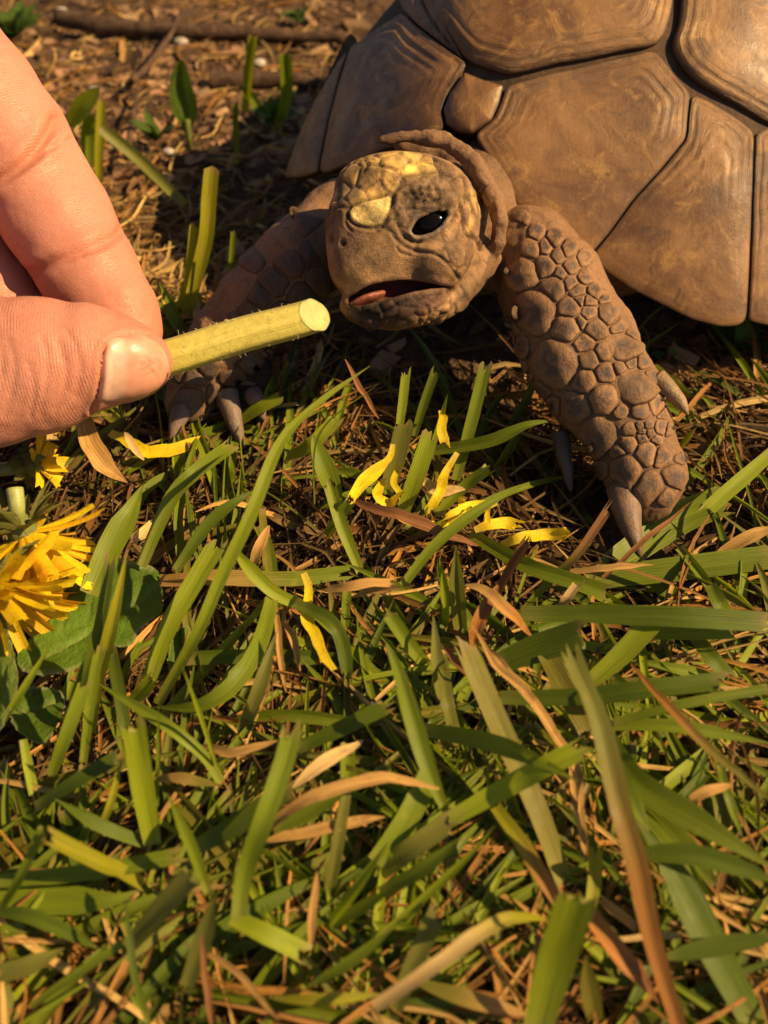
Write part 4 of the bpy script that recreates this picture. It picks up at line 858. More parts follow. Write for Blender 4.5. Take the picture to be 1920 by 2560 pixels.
# (zoom, [(x, y, z)], width, colour, tip, fold, second colour, label)  - blades with a label are things, the others join the grass
TR = [
 ('1',[(660,885,.4),(605,560,1.2),(575,352,1.8)],102,'bright','cut',.25,None,'broad bright green grass blade standing upright with a square cut top'),
 ('1',[(680,720,.3),(683,500,.9),(685,280,1.5)],17,'mid','point',.4,None,'thin needle of grass upright beside the broad square cut blade'),
 ('1',[(955,615,.5),(880,500,.8),(720,370,1.1),(560,270,1.0),(420,185,.9)],56,'mid','point',.3,None,'mid green grass blade slanting down to a joint under the thin curved stalk'),
 ('1',[(935,540,.7),(870,340,1.4),(785,108,2.1)],20,'bright','point',.5,None,'thin pointed grass stalk leaning left above the slanting green blade'),
 ('3',[(1180,1010,.7),(1120,1230,1.0),(1000,1410,1.0),(850,1495,.8),(660,1500,.4)],80,'mid','point',.25,None,'glossy green grass blade curved like a hook'),
 ('3',[(680,1490,.3),(850,1185,1.3),(960,930,1.8),(1080,680,2.3),(1180,420,2.7),(1260,290,2.9),(1420,150,3.1),(1600,25,3.2)],58,'bright','point',.3,None,'longest grass blade, rising from the lower left towards the chin of the tortoise'),
 ('3',[(395,1610,.3),(425,1390,.9),(490,1120,1.7),(550,820,2.3)],60,'lime','point',.5,None,'yellow green folded grass blade crossing the cut dandelion leaf'),
 ('3',[(260,1659,.3),(350,1400,1.0),(430,1150,1.5),(478,850,2.1)],48,'dark','cut',.4,None,None),
 ('3',[(385,1010,.9),(480,800,1.2),(560,660,1.4),(615,540,1.5)],108,'mid','point',.3,None,'wide dark green blade just right of the dandelion heads'),
 ('3',[(610,890,.7),(740,600,1.2),(850,480,1.4),(1000,370,1.2)],66,'mid','cut',.25,None,'bent green blade ending below the tortoise claws'),
 ('3',[(760,910,.5),(900,710,.9),(1020,610,1.1),(1120,555,1.1)],54,'dark','point',.3,None,None),
 ('3',[(640,1390,.4),(730,1150,.9),(840,960,1.2),(950,780,1.5)],84,'bright','cut',.25,None,'wide green blade with a frayed cut top right of the dandelion leaf'),
 ('3',[(560,1480,.4),(610,1440,.6),(660,1370,.9)],60,'bright','cut',.4,None,None),
 ('3',[(690,945,.6),(900,945,.7),(1250,940,.6),(1500,920,.5)],66,'tan','cut',.2,'mid','flat lying blade, straw coloured at its left end and green at its right'),
 ('3',[(1300,1062,.6),(1180,1000,.8),(1060,880,1.2),(995,785,1.6)],62,'bright','point',.4,None,'short pointed green blade above the hooked glossy blade'),
 ('3',[(1020,1659,.3),(1120,1420,.9),(1195,1170,1.2)],64,'dull','point',.3,None,'pale ribbed blade standing right of the hooked glossy blade'),
 ('3',[(1270,1050,.9),(1430,1130,1.0),(1492,1280,.7),(1505,1540,.3)],64,'dark','point',.25,None,'dark blade arched over and pointing down, left of the foreground centre'),
 ('1',[(150,725,.4),(330,610,.8),(520,500,1.0)],66,'dark','cut',.25,None,None),
 ('1',[(660,890,.3),(430,800,.7),(235,685,.9)],60,'dark','point',.3,None,None),
 ('1',[(620,1060,.4),(520,1000,.8),(430,965,1.1),(205,850,1.7)],78,'lime','cut',.55,None,'lime yellow folded grass shoot with a cut end, near the lower left edge'),
 ('1',[(0,1170,.5),(95,1010,1.1),(195,790,1.6)],44,'mid','cut',.3,None,None),
 ('1',[(-80,1050,.5),(400,1000,.7),(780,930,.8)],70,'mid','cut',.2,None,None),
 ('1',[(-60,1115,.3),(250,1125,.4),(480,1125,.5),(600,1080,.5)],122,'mid','point',.15,None,'widest dark green blade lying flat at the lower left edge'),
 ('1',[(900,1090,.8),(830,900,1.3),(720,660,1.9)],52,'mid','point',.5,None,'narrow spear shaped blade leaning left in the lower foreground'),
 ('1',[(130,1585,.3),(350,1430,.7),(560,1290,1.0)],40,'mid','cut',.3,None,None),
 ('1',[(560,1320,.7),(700,1160,1.2),(840,1005,1.6)],104,'dull','cut',.25,None,'broad dull green blade with a ragged cut top in the lower left'),
 ('1',[(850,895,.9),(1020,800,1.2),(1245,640,1.6)],94,'dark','cut',.25,None,None),
 ('1',[(1030,1200,.8),(1060,1000,1.1),(1140,780,1.6),(1230,520,1.9),(1268,370,2.1)],90,'mid','cut',.25,None,'long broad blade with a white frayed tip rising through the lower centre'),
 ('1',[(1000,1200,.8),(1150,1270,.8),(1310,1350,.6)],88,'bright','cut',.25,None,None),
 ('1',[(800,1520,.4),(890,1260,.9),(935,1090,1.3)],86,'dull','point',.25,None,None),
 ('1',[(1180,820,.8),(1350,740,1.0),(1520,600,1.3)],64,'mid','cut',.25,None,None),
 ('1',[(1410,1245,.3),(1520,1100,.9),(1680,870,1.5)],50,'bright','point',.3,None,None),
 ('1',[(1410,1245,.3),(1540,1170,.6),(1700,1070,1.0)],54,'mid','point',.3,None,None),
 ('1',[(-60,1450,.4),(120,1410,.5),(280,1330,.5)],90,'dull','point',.2,None,None),
 ('1',[(1180,1550,.6),(1400,1555,.8),(1640,1530,.8)],50,'lime','both',.3,None,None),
 ('1',[(1330,1500,.6),(1500,1400,.9),(1680,1260,1.2)],54,'mid','both',.3,None,None),
 ('1',[(-50,1170,.4),(150,1200,.6),(420,1330,.5)],66,'dark','both',.3,None,None),
 ('1',[(640,1659,.5),(580,1440,.9),(540,1100,1.3)],34,'dark','point',.3,None,None),
 ('1',[(360,530,.3),(400,200,1.0),(430,30,1.4)],46,'mid','cut',.4,None,None),
 ('1',[(220,590,.3),(290,400,.8),(370,180,1.2)],60,'mid','cut',.3,None,None),
 ('1',[(560,500,.4),(520,250,.7),(480,40,.8)],56,'dark','cut',.2,None,None),
 ('1',[(100,430,.7),(125,560,.5),(150,680,.3)],44,'bright','cut',.4,None,None),
 ('1',[(400,870,.4),(470,730,.8),(530,500,1.2)],34,'lime','point',.4,None,None),
 ('1',[(-40,430,.4),(90,230,1.0),(230,0,1.5)],34,'bright','point',.4,None,None),
 ('1',[(1290,470,.8),(1500,370,1.1),(1680,280,1.3)],70,'dark','cut',.3,None,None),
 ('1',[(1500,640,1.2),(1460,880,.8),(1420,1110,.3)],56,'dull','cut',.3,None,None),
 ('2',[(285,775,1.0),(550,625,1.3),(700,545,1.6),(865,465,1.8)],92,'bright','cut',.2,None,'bright ribbed blade with a white frayed end in the foreground centre'),
 ('2',[(-20,1010,.4),(120,900,.8),(285,785,1.0)],92,'dull','cut',.2,None,None),
 ('2',[(160,385,.9),(450,440,1.4),(680,530,1.6),(840,612,1.6)],82,'mid','point',.25,None,'dark green blade crossing over the bright ribbed blade to a point at its right'),
 ('2',[(285,780,.8),(200,580,1.2),(120,330,1.6),(60,130,2.0),(10,20,2.2)],82,'mid','both',.45,None,'dark folded shoot leaning left above the bright ribbed blade'),
 ('2',[(-40,960,.6),(90,790,.8),(205,570,1.0)],100,'mid','cut',.2,None,None),
 ('2',[(-30,1290,.6),(200,1090,1.0),(400,900,1.4),(482,795,1.6)],38,'bright','point',.4,None,'narrow bright green blade slanting up to a point in the lower centre'),
 ('2',[(-20,1095,.8),(170,990,1.2),(335,850,1.5)],72,'mid','point',.3,None,None),
 ('2',[(1280,1690,.5),(1150,1250,1.2),(1030,760,1.9),(900,300,2.3),(800,40,2.5)],96,'orange','cut',.3,'dull','long blade running down the right foreground, green above and rusty orange below'),
 ('2',[(660,1690,.7),(740,1400,1.3),(840,1085,2.1)],165,'bright','cut',.2,None,'broadest bright green blade at the bottom edge, its top cut square and frayed'),
 ('2',[(930,380,1.0),(1090,610,1.2),(1400,810,1.3),(1690,990,1.2)],124,'mid','point',.2,None,'wide green blade slanting down to the right edge in the foreground'),
 ('2',[(780,1050,.4),(650,700,.9),(480,330,1.3),(345,10,1.7)],104,'olive','cut',.2,None,'wide striped olive blade standing in the right centre of the grass'),
 ('2',[(380,-60,1.8),(470,90,1.6),(620,230,1.5),(740,400,1.2),(830,560,1.0),(860,900,.6)],42,'tan','both',.4,None,'dry tan stem bending down through the right centre of the grass'),
 ('2',[(1065,105,1.7),(1200,270,1.8),(1400,470,1.7),(1680,710,1.5)],46,'orange','both',.35,'olive','thin rusty stem turning olive as it slants down to the right edge'),
 ('2',[(500,250,.9),(850,245,1.2),(1150,212,1.5),(1490,175,1.6)],84,'dark','cut',.3,None,'dark green blade lying across the right foreground under the tortoise foot'),
 ('2',[(990,355,.9),(1300,275,1.2),(1690,205,1.3)],44,'mid','cut',.3,None,None),
 ('2',[(940,370,.8),(1250,372,1.0),(1690,450,1.0)],58,'mid','point',.3,None,None),
 ('2',[(-40,1580,1.3),(200,1430,1.5),(420,1265,1.5),(560,1190,1.2),(720,1215,.6)],70,'pale','point',.4,'lime','thick pale straw at the bottom turning lime green at its right end'),
 ('2',[(30,1640,.3),(130,1400,.7),(235,1170,1.0)],84,'dull','cut',.25,None,None),
 ('2',[(140,1480,.6),(380,1555,.6),(620,1620,.5)],76,'olive','both',.2,'tan',None),
 ('2',[(870,1150,1.0),(1000,1330,.9),(1190,1580,.5)],84,'orange','point',.3,'brown','rust brown dead blade beside the broadest bright blade at the bottom'),
 ('2',[(920,1680,.2),(890,1500,.6),(870,1360,.9)],84,'olive','point',.25,None,None),
 ('2',[(1620,1690,.2),(1420,1330,.7),(1250,1000,1.1),(1090,780,1.3)],150,'dark','point',.2,None,'broad dark green blade in the lower right corner'),
 ('2',[(1020,925,1.1),(1350,930,1.3),(1690,1040,1.3)],92,'dark','both',.3,None,None),
 ('2',[(1200,1375,.8),(1450,1320,.9),(1690,1285,1.0)],84,'dark','both',.3,None,None),
 ('2',[(1450,540,.9),(1490,680,.9),(1550,860,.6)],40,'mid','point',.3,None,None),
 ('2',[(480,720,.9),(590,870,1.0),(680,1020,1.0),(780,1160,.8)],72,'lime','cut',.25,'orange',None),
 ('2',[(880,1200,.5),(910,1050,.6),(915,880,.8)],60,'lime','cut',.2,None,None),
 ('2',[(700,60,.9),(820,260,1.0),(900,400,.9)],110,'olive','cut',.2,None,None),
 ('2',[(940,480,1.2),(1040,650,1.3),(1150,830,1.2)],110,'mid','point',.3,None,None),
 ('2',[(1100,700,.4),(1250,850,.5),(1420,1060,.4)],120,'mid','cut',.2,None,None),
 ('2',[(250,60,.6),(270,250,.8),(300,390,.5)],60,'dull','cut',.3,None,None),
 ('4',[(370,750,.4),(600,880,.8),(800,950,.9),(985,1010,.9)],70,'mid','cut',.25,None,'green blade slanting down below the fallen petals'),
 ('4',[(490,1010,.5),(540,910,.9),(615,785,1.4)],42,'brown','cut',.5,None,'reddish brown dead stem under the longest fallen petal'),
 ('4',[(575,1115,.5),(700,970,1.0),(830,845,1.6),(980,628,2.2)],38,'mid','cut',.4,'brown','grass stalk turning brown at its cut top, left of the big claw'),
 ('4',[(950,930,1.0),(1150,760,1.5),(1335,605,1.8)],24,'brown','point',.4,None,'thin brown stem crossing in front of the big claw'),
 ('4',[(195,395,.6),(450,352,1.0),(620,280,1.3),(730,262,1.3)],58,'mid','point',.35,None,'dark green blade with a brown tip pointing at the scaly foreleg'),
 ('4',[(80,975,.8),(230,790,1.2),(420,640,1.5),(605,540,1.6)],50,'mid','point',.35,None,'slim olive green blade rising past the fallen petals'),
 ('4',[(225,670,.5),(340,555,.8),(462,460,1.2)],52,'bright','cut',.3,None,'short green blade with a cut tip standing among the fallen petals'),
 ('4',[(80,660,.5),(145,490,1.0),(200,325,1.4)],76,'bright','cut',.2,None,'ribbed green blade with a shredded top among the fallen petals'),
 ('4',[(10,580,.3),(55,420,.8),(92,270,1.3)],80,'dull','cut',.2,None,None),
 ('4',[(60,340,.9),(80,190,1.3),(95,50,1.7)],40,'bright','cut',.3,None,None),
 ('4',[(130,330,.7),(170,200,1.1),(226,40,1.6)],40,'mid','cut',.3,None,None),
 ('4',[(195,420,.7),(240,280,1.1),(276,145,1.6)],26,'bright','point',.3,None,None),
 ('4',[(310,520,.3),(370,300,1.0),(440,20,1.8)],54,'mid','cut',.3,None,'tall blade in the dark shade between head and foreleg'),
 ('4',[(960,900,.1),(1250,700,.3),(1480,600,.6)],140,'mid','cut',.15,None,'wide green blade lying behind the big claw'),
 ('4',[(880,950,.5),(1250,905,.7),(1690,850,.9)],112,'mid','cut',.2,None,'broad blade lying flat to the right edge below the big claw'),
 ('4',[(1690,390,1.2),(1500,555,.9),(1380,660,.7)],66,'bright','cut',.25,None,None),
 ('4',[(590,1095,1.0),(900,1098,1.2),(1300,1112,1.4),(1670,1135,1.3)],92,'dark','cut',.25,None,None),
 ('4',[(1060,1175,.9),(1300,1172,1.0),(1530,1170,1.0)],76,'mid','cut',.2,None,None),
 ('4',[(480,1320,.8),(680,1240,1.1),(870,1180,1.4)],126,'dark','cut',.25,None,None),
 ('4',[(335,1200,.4),(318,1010,1.0),(312,800,1.6)],70,'dull','point',.5,None,'pale ribbed blade standing upright with a fine point, below the fallen petals'),
 ('4',[(268,1190,.4),(262,1000,.9),(240,850,1.4)],36,'bright','point',.4,None,None),
 ('4',[(290,1600,.2),(240,1360,.8),(212,1100,1.3)],62,'dull','point',.35,None,None),
 ('4',[(210,1350,.4),(120,1240,.8),(20,1095,1.2)],62,'mid','cut',.3,None,None),
 ('4',[(350,975,1.2),(430,1010,1.2),(520,1075,1.2),(640,1195,.8)],60,'tan','both',.3,'orange','curled orange dry blade in the middle of the grass'),
 ('4',[(390,1250,.6),(410,1130,1.0),(490,980,1.2)],64,'orange','both',.5,'brown',None),
 ('4',[(155,485,.7),(230,560,.8),(350,560,.8)],54,'pale','both',.3,None,'pale yellow flattened straw beside the fallen petals'),
 ('4',[(1410,970,.8),(1450,1050,.8),(1490,1110,.6)],66,'mid','cut',.3,None,None),
 ('4',[(890,1395,.8),(1030,1270,1.0),(1175,1115,1.3)],94,'bright','cut',.2,None,'bright ribbed blade rising to a cut tip in the right centre'),
 ('4',[(1330,1180,.7),(1420,1290,.7),(1490,1370,.5)],70,'dark','cut',.25,None,None),
 ('4',[(-140,1020,1.0),(50,990,1.3),(60,1000,1.3)],30,'tan','both',.4,None,None),
 ('4',[(1290,300,.5),(1330,280,.8),(1370,270,.9)],14,'pale','point',.4,None,None),
 ('4',[(1270,390,.4),(1320,330,.7),(1350,290,.9)],26,'olive','point',.4,None,None),
 ('4',[(-220,470,.7),(-100,500,.8),(40,585,.6)],44,'mid','both',.3,None,None),
 ('4',[(-190,620,.4),(-250,480,.9),(-310,330,1.3)],90,'mid','both',.4,None,'tangled green blades left of the fallen petals'),
 ('4',[(-100,920,.3),(-180,720,.8),(-240,520,1.2)],56,'bright','cut',.5,None,None),
 ('4',[(-250,760,.5),(-200,690,.8),(-150,610,1.1)],52,'mid','cut',.4,None,None),
 ('4',[(-420,420,.5),(-320,370,.9),(-200,250,1.2)],60,'bright','cut',.25,None,None),
 ('4',[(-630,270,.5),(-540,210,.8),(-440,160,1.0)],52,'bright','cut',.3,None,'short bright stub of grass right of the pale claws'),
 ('4',[(-300,640,.5),(-280,320,1.4),(-20,100,2.0)],10,'mid','point',.3,None,None),
]
# dry straws (things when labelled)
TR += [
 ('1',[(1090,880,.9),(1250,745,1.4),(1450,655,1.6),(1660,600,1.6),(1900,640,1.3)],56,'tan','both',.4,None,'tan straw blade arching across the lower centre of the grass'),
 ('1',[(800,1310,.6),(1000,1420,.8),(1210,1640,1.0)],34,'tan','both',.4,None,None),
 ('1',[(870,1280,1.2),(890,1450,.9),(915,1690,.4)],34,'brown','both',.4,None,'red brown dead stem standing at the bottom edge left of centre'),
 ('1',[(1345,1340,.4),(1352,1180,.9),(1375,990,1.3)],38,'tan','both',.4,None,None),
 ('1',[(860,450,.7),(1000,490,.9),(1200,430,1.0)],44,'tan','both',.35,None,'tan dry blade curved like a smile in the lower grass'),
 ('1',[(640,610,.5),(800,615,.6),(960,620,.6)],44,'tan','both',.3,'olive',None),
 ('1',[(1130,870,.7),(1400,810,.9),(1660,770,.9)],54,'tan','both',.35,None,None),
 ('1',[(1260,650,.9),(1400,530,1.1),(1570,430,1.1)],60,'pale','both',.3,None,None),
 ('2',[(1105,965,.6),(1300,1100,.7),(1600,1265,.6)],28,'tan','both',.3,None,None),
 ('2',[(1275,725,1.0),(1400,650,1.2),(1510,620,1.2)],46,'tan','both',.4,None,'dry pointed leaf lying on the wide slanting blade near the right edge'),
 ('2',[(1000,1300,.5),(1130,1290,.5),(1280,1285,.5)],30,'pale','cut',.3,None,None),
 ('2',[(940,1120,.5),(1010,1180,.5),(1100,1250,.4)],44,'tan','cut',.3,None,None),
 ('2',[(810,530,.8),(840,720,.8),(870,960,.6)],46,'tan','both',.4,None,None),
 ('4',[(1440,825,.5),(1560,770,.7),(1690,720,.8)],64,'tan','both',.3,None,'tan dry blade at the right edge below the foreleg'),
 ('4',[(800,920,.9),(980,895,1.1),(1175,882,1.1)],28,'tan','point',.3,None,None),
 ('4',[(755,1080,.8),(790,1030,1.0),(835,970,1.1)],44,'pale','cut',.3,None,None),
 ('4',[(-155,605,1.0),(0,640,1.2),(120,680,1.2),(260,740,1.1),(410,795,.9)],54,'brown','both',.3,None,'flat brown dead leaf lying under the fallen petals'),
 ('4',[(-240,995,1.2),(-120,965,1.4),(50,960,1.3)],42,'tan','cut',.5,None,'hooked tan straw in the middle below the brown dead leaf'),
 ('4',[(430,1220,1.0),(520,1330,1.2),(640,1450,1.0),(760,1640,.7)],40,'tan','both',.4,None,None),
 ('4',[(250,1230,.9),(350,1340,1.1),(500,1440,1.0)],34,'brown','both',.4,None,None),
 ('3',[(355,250,1.1),(400,370,.9),(460,460,.7),(550,535,.4)],92,'tan','point',.35,None,'broad brown dead blade under the thumb'),
 ('3',[(1085,900,.6),(1120,810,.9),(1165,710,1.1)],50,'tan','both',.3,None,'short dry orange blade standing left of the tangled green blades'),
 ('3',[(1195,1040,.7),(1205,1230,.7),(1240,1430,.4)],30,'tan','both',.4,None,None),
 ('3',[(1220,1130,.6),(1260,1200,.7),(1300,1340,.5)],34,'tan','both',.4,None,None),
 ('3',[(540,310,.8),(580,400,.6),(620,440,.5)],40,'pale','both',.4,None,None),
 ('3',[(1490,0,2.2),(1560,120,1.8),(1640,250,1.2)],26,'brown','both',.4,None,None),
 ('3',[(660,700,.6),(620,740,.6),(575,790,.7)],50,'pale','point',.3,None,None),
]
grass = Bag(); strawbag = Bag(); r_ = np.random.default_rng(21); nth = 0
DRY = ('tan', 'brown', 'orange', 'pale')
for i, (z, pts, wpx, kind, tip, fold, k2, lab) in enumerate(TR):
    pts = [(a, b, c * 1.3 + (.3 if z in '12' else .1)) for a, b, c in pts] if not (lab and 'big claw' in lab) else pts
    C = zpts(z, pts); wd = wcm(z, pts, wpx)
    V, F, ac, al, u = ribbon(C, wd, tip=tip, fold=fold, nC=24, nA=7, ragged=.22 if tip == 'cut' else 0, seed=i, roll=np.linspace(r_.uniform(-.25, .25), r_.uniform(-.35, .35), 24))
    c = blade_cols(u, kind, tip, r_, k2)
    if kind in DRY: V = V + .05 * fbm(V, 3.5, 3, i)[:, None] * A(.4, .4, 1)
    dry = kind in DRY and not (k2 and k2 not in DRY)
    if lab:
        nm = 'dry_straw' if dry else 'grass_shoot'
        o = mk(nm, V, F, MAT_STRAW if dry else MAT_BLADE, col=c, attrs={'across': ac, 'along': al})
        tag(o, lab, 'dead grass' if dry else 'grass blade', 'dry blades in the lawn' if dry else 'large grass blades')
    else: (strawbag if dry else grass).add(V, F, c, ac, al)

# fallen petals
z3r = lambda p: (700 + p[0] * .4822, 900 + p[1] * .4822)
PET = [([(575,450),(555,525),(440,600),(362,735)],34,1.25,'long fallen petal bent like an elbow, leftmost of the petal pile before the tortoise'),
 ([(580,480),(520,580),(440,650),(358,742)],26,1.15,'thin fallen petal lying along the elbow shaped petal'),
 ([(915,488),(850,600),(825,690),(765,795)],38,1.1,'narrow yellow petal standing upright behind the cut tipped blade'),
 ([(1125,738),(1010,755),(920,795),(852,842)],48,1.0,'split yellow petal, palest of the pile beside the brown dead leaf'),
 ([(1100,760),(980,800),(905,835),(850,848)],26,.95,'thin strip of petal under the split yellow petal'),
 ([(540,615),(512,690),(560,740),(620,712)],40,.9,'crumpled deep yellow petal left of the shredded green blade'),
 ([(610,558),(596,620),(628,705)],26,1.0,'curled thread of petal touching the shredded green blade'),
 ([(600,800),(670,838),(740,872),(800,870)],40,.8,'yellow petal half hidden under the brown dead leaf'),
 ([(955,695),(950,740),(985,770)],40,1.0,'stubby yellow petal poking up behind the split petal'),
 ([(1085,760),(1075,800),(1068,850)],22,.95,'tiny upright scrap of petal right of the split petal'),
 ([(1005,888),(1090,856),(1170,848),(1245,862)],44,.7,'frayed petal between the split petal and the longest flat petal'),
 ([(1145,955),(1240,930),(1370,912),(1505,905)],52,.8,'longest flat yellow petal, nearest of the petals to the big claw'),
 ([(845,250),(840,340),(868,430)],34,1.5,'small yellow petal hanging alone in the shade under the chin'),
 ([(122,1105),(155,1210),(140,1330),(185,1450),(262,1590)],40,1.0,'twisted yellow petal hanging down alone in the lower grass')]
def petal(C, wd, seed, name='petal', nC=18):
    V, F, ac, al, u = ribbon(C, wd, tip='cut', fold=.18, nC=nC, nA=5, base=.55, ragged=.2, seed=seed, roll=np.linspace(-.5, .6, nC) * np.random.default_rng(seed).uniform(-.35, .35))
    V = V + .03 * fbm(V, 6, 2, seed)[:, None]
    c = GREENS['yellow'] * (1 + .18 * fbm(V, 3, 3, seed))[:, None]; k = (.5 * sstep(.2, 0, u))[:, None]; c = c * (1 - k) + A(.74, .62, .14) * k
    return V, F, np.clip(c, .01, 1), ac, al
for i, (pts, wpx, z, lab) in enumerate(PET):
    q = [z3r(p) for p in pts]; C = np.array([PZ(a, b, z + .25 + .12 * math.sin(3 * k + i)) for k, (a, b) in enumerate(q)])
    V, F, c, ac, al = petal(C, 1.3 * wpx * .4822 / FPX * 20.3, i)
    tag(mk('petal', V, F, MAT_PETAL, col=c, attrs={'across': ac, 'along': al}), lab, 'petal', 'fallen dandelion petals')
q = [(480*.5787, 900+305*.5787), (600*.5787, 900+383*.5787), (720*.5787, 900+392*.5787), (860*.5787, 900+362*.5787)]
V, F, c, ac, al = petal(np.array([PZ(a, b, .75) for a, b in q]), .27, 77)
tag(mk('petal', V, F, MAT_PETAL, col=c, attrs={'across': ac, 'along': al}), 'curved yellow petal on dry straw just below the pale claws', 'petal', 'fallen dandelion petals')

# dandelion heads
def strip_mesh(L, wd, n, seed, notch=True):
    u = np.linspace(0, 1, n); C = np.stack([u * L, 0 * u, .10 * L * np.sin(u * 2.2)], 1)
    return ribbon(C, wd, tip='cut' if notch else 'point', fold=.5, face=A(0, 0, 1), nC=n, nA=5, base=.5, ragged=.10 if notch else 0, seed=seed)
def basis(ax, spin):
    ax = nrm(ax); s = nrm(np.cross(ax, A(.3, .2, 1))); t = np.cross(ax, s); return ax, s * math.cos(spin) + t * math.sin(spin), t * math.cos(spin) - s * math.sin(spin)
def flower(cen, ax, nf, nb, R, label, seed, stem=None, shade_mul=1.0):
    t = empty('dandelion_head', cen, label, 'flower', 'dandelion heads under the hand'); r = np.random.default_rng(seed)
    protos = {}
    def put(name, k, d, up, base, L, wd, mat, colr, notch):
        V, F, ac, al, u = strip_mesh(L, wd, 9, seed * 100 + k, notch); side = nrm(np.cross(up, d)); up2 = np.cross(d, side)
        W = base + V[:, :1] * d + V[:, 1:2] * side + V[:, 2:] * up2
        mk(name, W, F, mat, t, col=np.clip(np.tile(colr, (len(W), 1)) * (1 + .2 * fbm(W, 4, 2, k))[:, None], .01, 1), attrs={'across': ac, 'along': al})
    for k in range(nf):
        a, s, u2 = basis(ax, k * 2.39996 + r.normal(0, .15)); th = math.radians(18 + 72 * math.sqrt((k + .5) / nf) + r.normal(0, 9))
        d = nrm(a * math.cos(th) + s * math.sin(th)); put('floret', k, d, nrm(a * math.sin(th) - s * math.cos(th)), cen + s * .16 * R, R * r.uniform(.75, 1.1), r.uniform(.20, .32), MAT_PETAL, GREENS['yellow'] * r.uniform(.85, 1.1) * A(1, r.uniform(.8, 1.08), 1) * shade_mul, True)
    for k in range(nb):
        a, s, u2 = basis(ax, k * 2.39996 * 1.7); th = math.radians(95 + r.uniform(-8, 30)); d = nrm(a * math.cos(th) + s * math.sin(th))
        put('bract', 500 + k, d, nrm(-a), cen - a * .12 + s * .12, R * r.uniform(.55, .85), r.uniform(.20, .30), MAT_LEAF, A(.19, .19, .045) * r.uniform(.7, 1.2) * shade_mul, False)
    a = nrm(ax); C = np.stack([cen + a * .2, cen - a * .05, cen - a * .3, cen - a * .42]); V, F = tube(C, [.10, .26, .24, .12], 14); mk('receptacle', V, F, MAT_LEAF, t, col=np.tile(A(.20, .22, .06), (len(V), 1)))
    if stem is not None:
        V, F = tube(spline(np.array([cen - a * .3] + list(stem)), 12), np.linspace(.13, .15, 12), 12); mk('stem', V, F, MAT_STALK, t, col=np.tile(A(.33, .34, .10), (len(V), 1)))
vw = lambda r, u, d: r * RT + u * UP - d * FW
flower(PZ(-15., 1470., 1.7), vw(.45, -.75, .45), 46, 10, 1.25, 'open yellow dandelion head at the left edge, lowest of the heads below the hand', 3, [PZ(-120., 1380., 1.2), PZ(-220., 1330., .6)])
flower(PZ(62., 1338., 1.75), vw(.35, -.80, -.25), 44, 16, 1.3, 'upturned dandelion head with green bracts and its cut stem stub facing up', 4, [PZ(42., 1268., 2.3), PZ(36., 1222., 2.5)])
flower(PZ(95., 1160., 1.1), vw(.5, .1, .1), 10, 10, .62, 'shaded dandelion head just under the thumb, uppermost of the heads', 5, [PZ(-60., 1180., 1.0)], .9)  # florets and bracts darkened slightly to paint in the hand's shade

# broad leaves
def leaf(poly, z, rib, label, seed, colr=(.105, .185, .014), lift=.25, cat='leaf'):
    P = resample(chaikin(poly, 2), 80, True); c = P.mean(0); ks = 1 - (1 - np.linspace(0, 1, 19)[1:]) ** 1.3
    P = P + np.random.default_rng(seed).normal(0, 1.6, P.shape)
    Q = np.concatenate([c[None]] + [c + (P - c) * k for k in ks]); W = PZ(Q[:, 0], Q[:, 1], z)
    rb = chaikin(rib, 2, False); dr = seg_dist(Q[:, 0], Q[:, 1], rb, False); ang = (Q @ nrm(A(*rib[-1]) - A(*rib[0])))
    vein = np.exp(-(dr / 5) ** 2); vv = np.exp(-((((ang - .9 * dr) % 78) - 39) / 5) ** 2)
    W = W + A(0, 0, 1) * (.10 * np.abs(dr) / 60 - .06 * vein - .03 * vv + lift * .3 * fbm(W, 1.6, 3, seed) + .03 * fbm(W, 7, 3, seed + 1))[:, None]
    col = np.tile(A(*colr), (len(W), 1)) * (1 + .25 * fbm(W, 2.5, 4, seed))[:, None]; e = np.r_[0, np.repeat(ks, 80)]
    col = col * (1 - .5 * np.clip(vein + .4 * vv, 0, 1)[:, None]) + A(.24, .27, .07) * .5 * np.clip(vein + .4 * vv, 0, 1)[:, None]
    k = (.6 * sstep(.88, 1, e) * (fbm(W, 2, 2, seed + 5) > -.1))[:, None]; col = col * (1 - k) + A(.33, .33, .16) * k
    idx = 1 + np.arange(18 * 80).reshape(18, 80); nx = np.roll(idx, -1, 1)
    o = mk('leaf', W, [np.stack([idx[:-1], nx[:-1], nx[1:], idx[1:]], -1).reshape(-1, 4), np.stack([np.zeros(80, int), nx[0], idx[0]], 1)], MAT_LEAF, col=np.clip(col, .005, 1), attrs={'across': 0 * e, 'along': dr * .01})
    return tag(o, label, cat, 'broad leaves in the grass')
zq = lambda pts: [(p[0] * .3844, 1050 + p[1] * .3844) for p in pts]
leaf(zq([(480,1080),(560,965),(650,930),(800,920),(860,940),(900,935),(1030,960),(1040,1060),(1060,1120),(1070,1200),(1050,1280),(1000,1330),(920,1380),(880,1500),(820,1530),(740,1490),(600,1600),(430,1700),(200,1690),(80,1560),(250,1400),(420,1260)]), .85, zq([(150,1620),(600,1390),(1040,1060)]), 'bitten dandelion leaf with a pale ragged edge, right of the dandelion heads', 11)
leaf(zq([(90,1760),(330,1745),(430,1790),(420,1930),(350,2100),(280,2180),(150,2070),(50,1950)]), .6, zq([(60,1900),(250,1880),(410,1800)]), 'small dark leaf low at the left edge, below the bitten leaf', 12, (.085, .145, .012))
leaf(zq([(-150,1150),(0,1190),(60,1380),(110,1560),(135,1720),(70,1910),(0,2040),(-150,2100),(-220,1600)]), 1.3, zq([(-120,1250),(0,1600),(-20,2000)]), 'grey green leaf cut off by the left edge', 13, (.14, .20, .03))
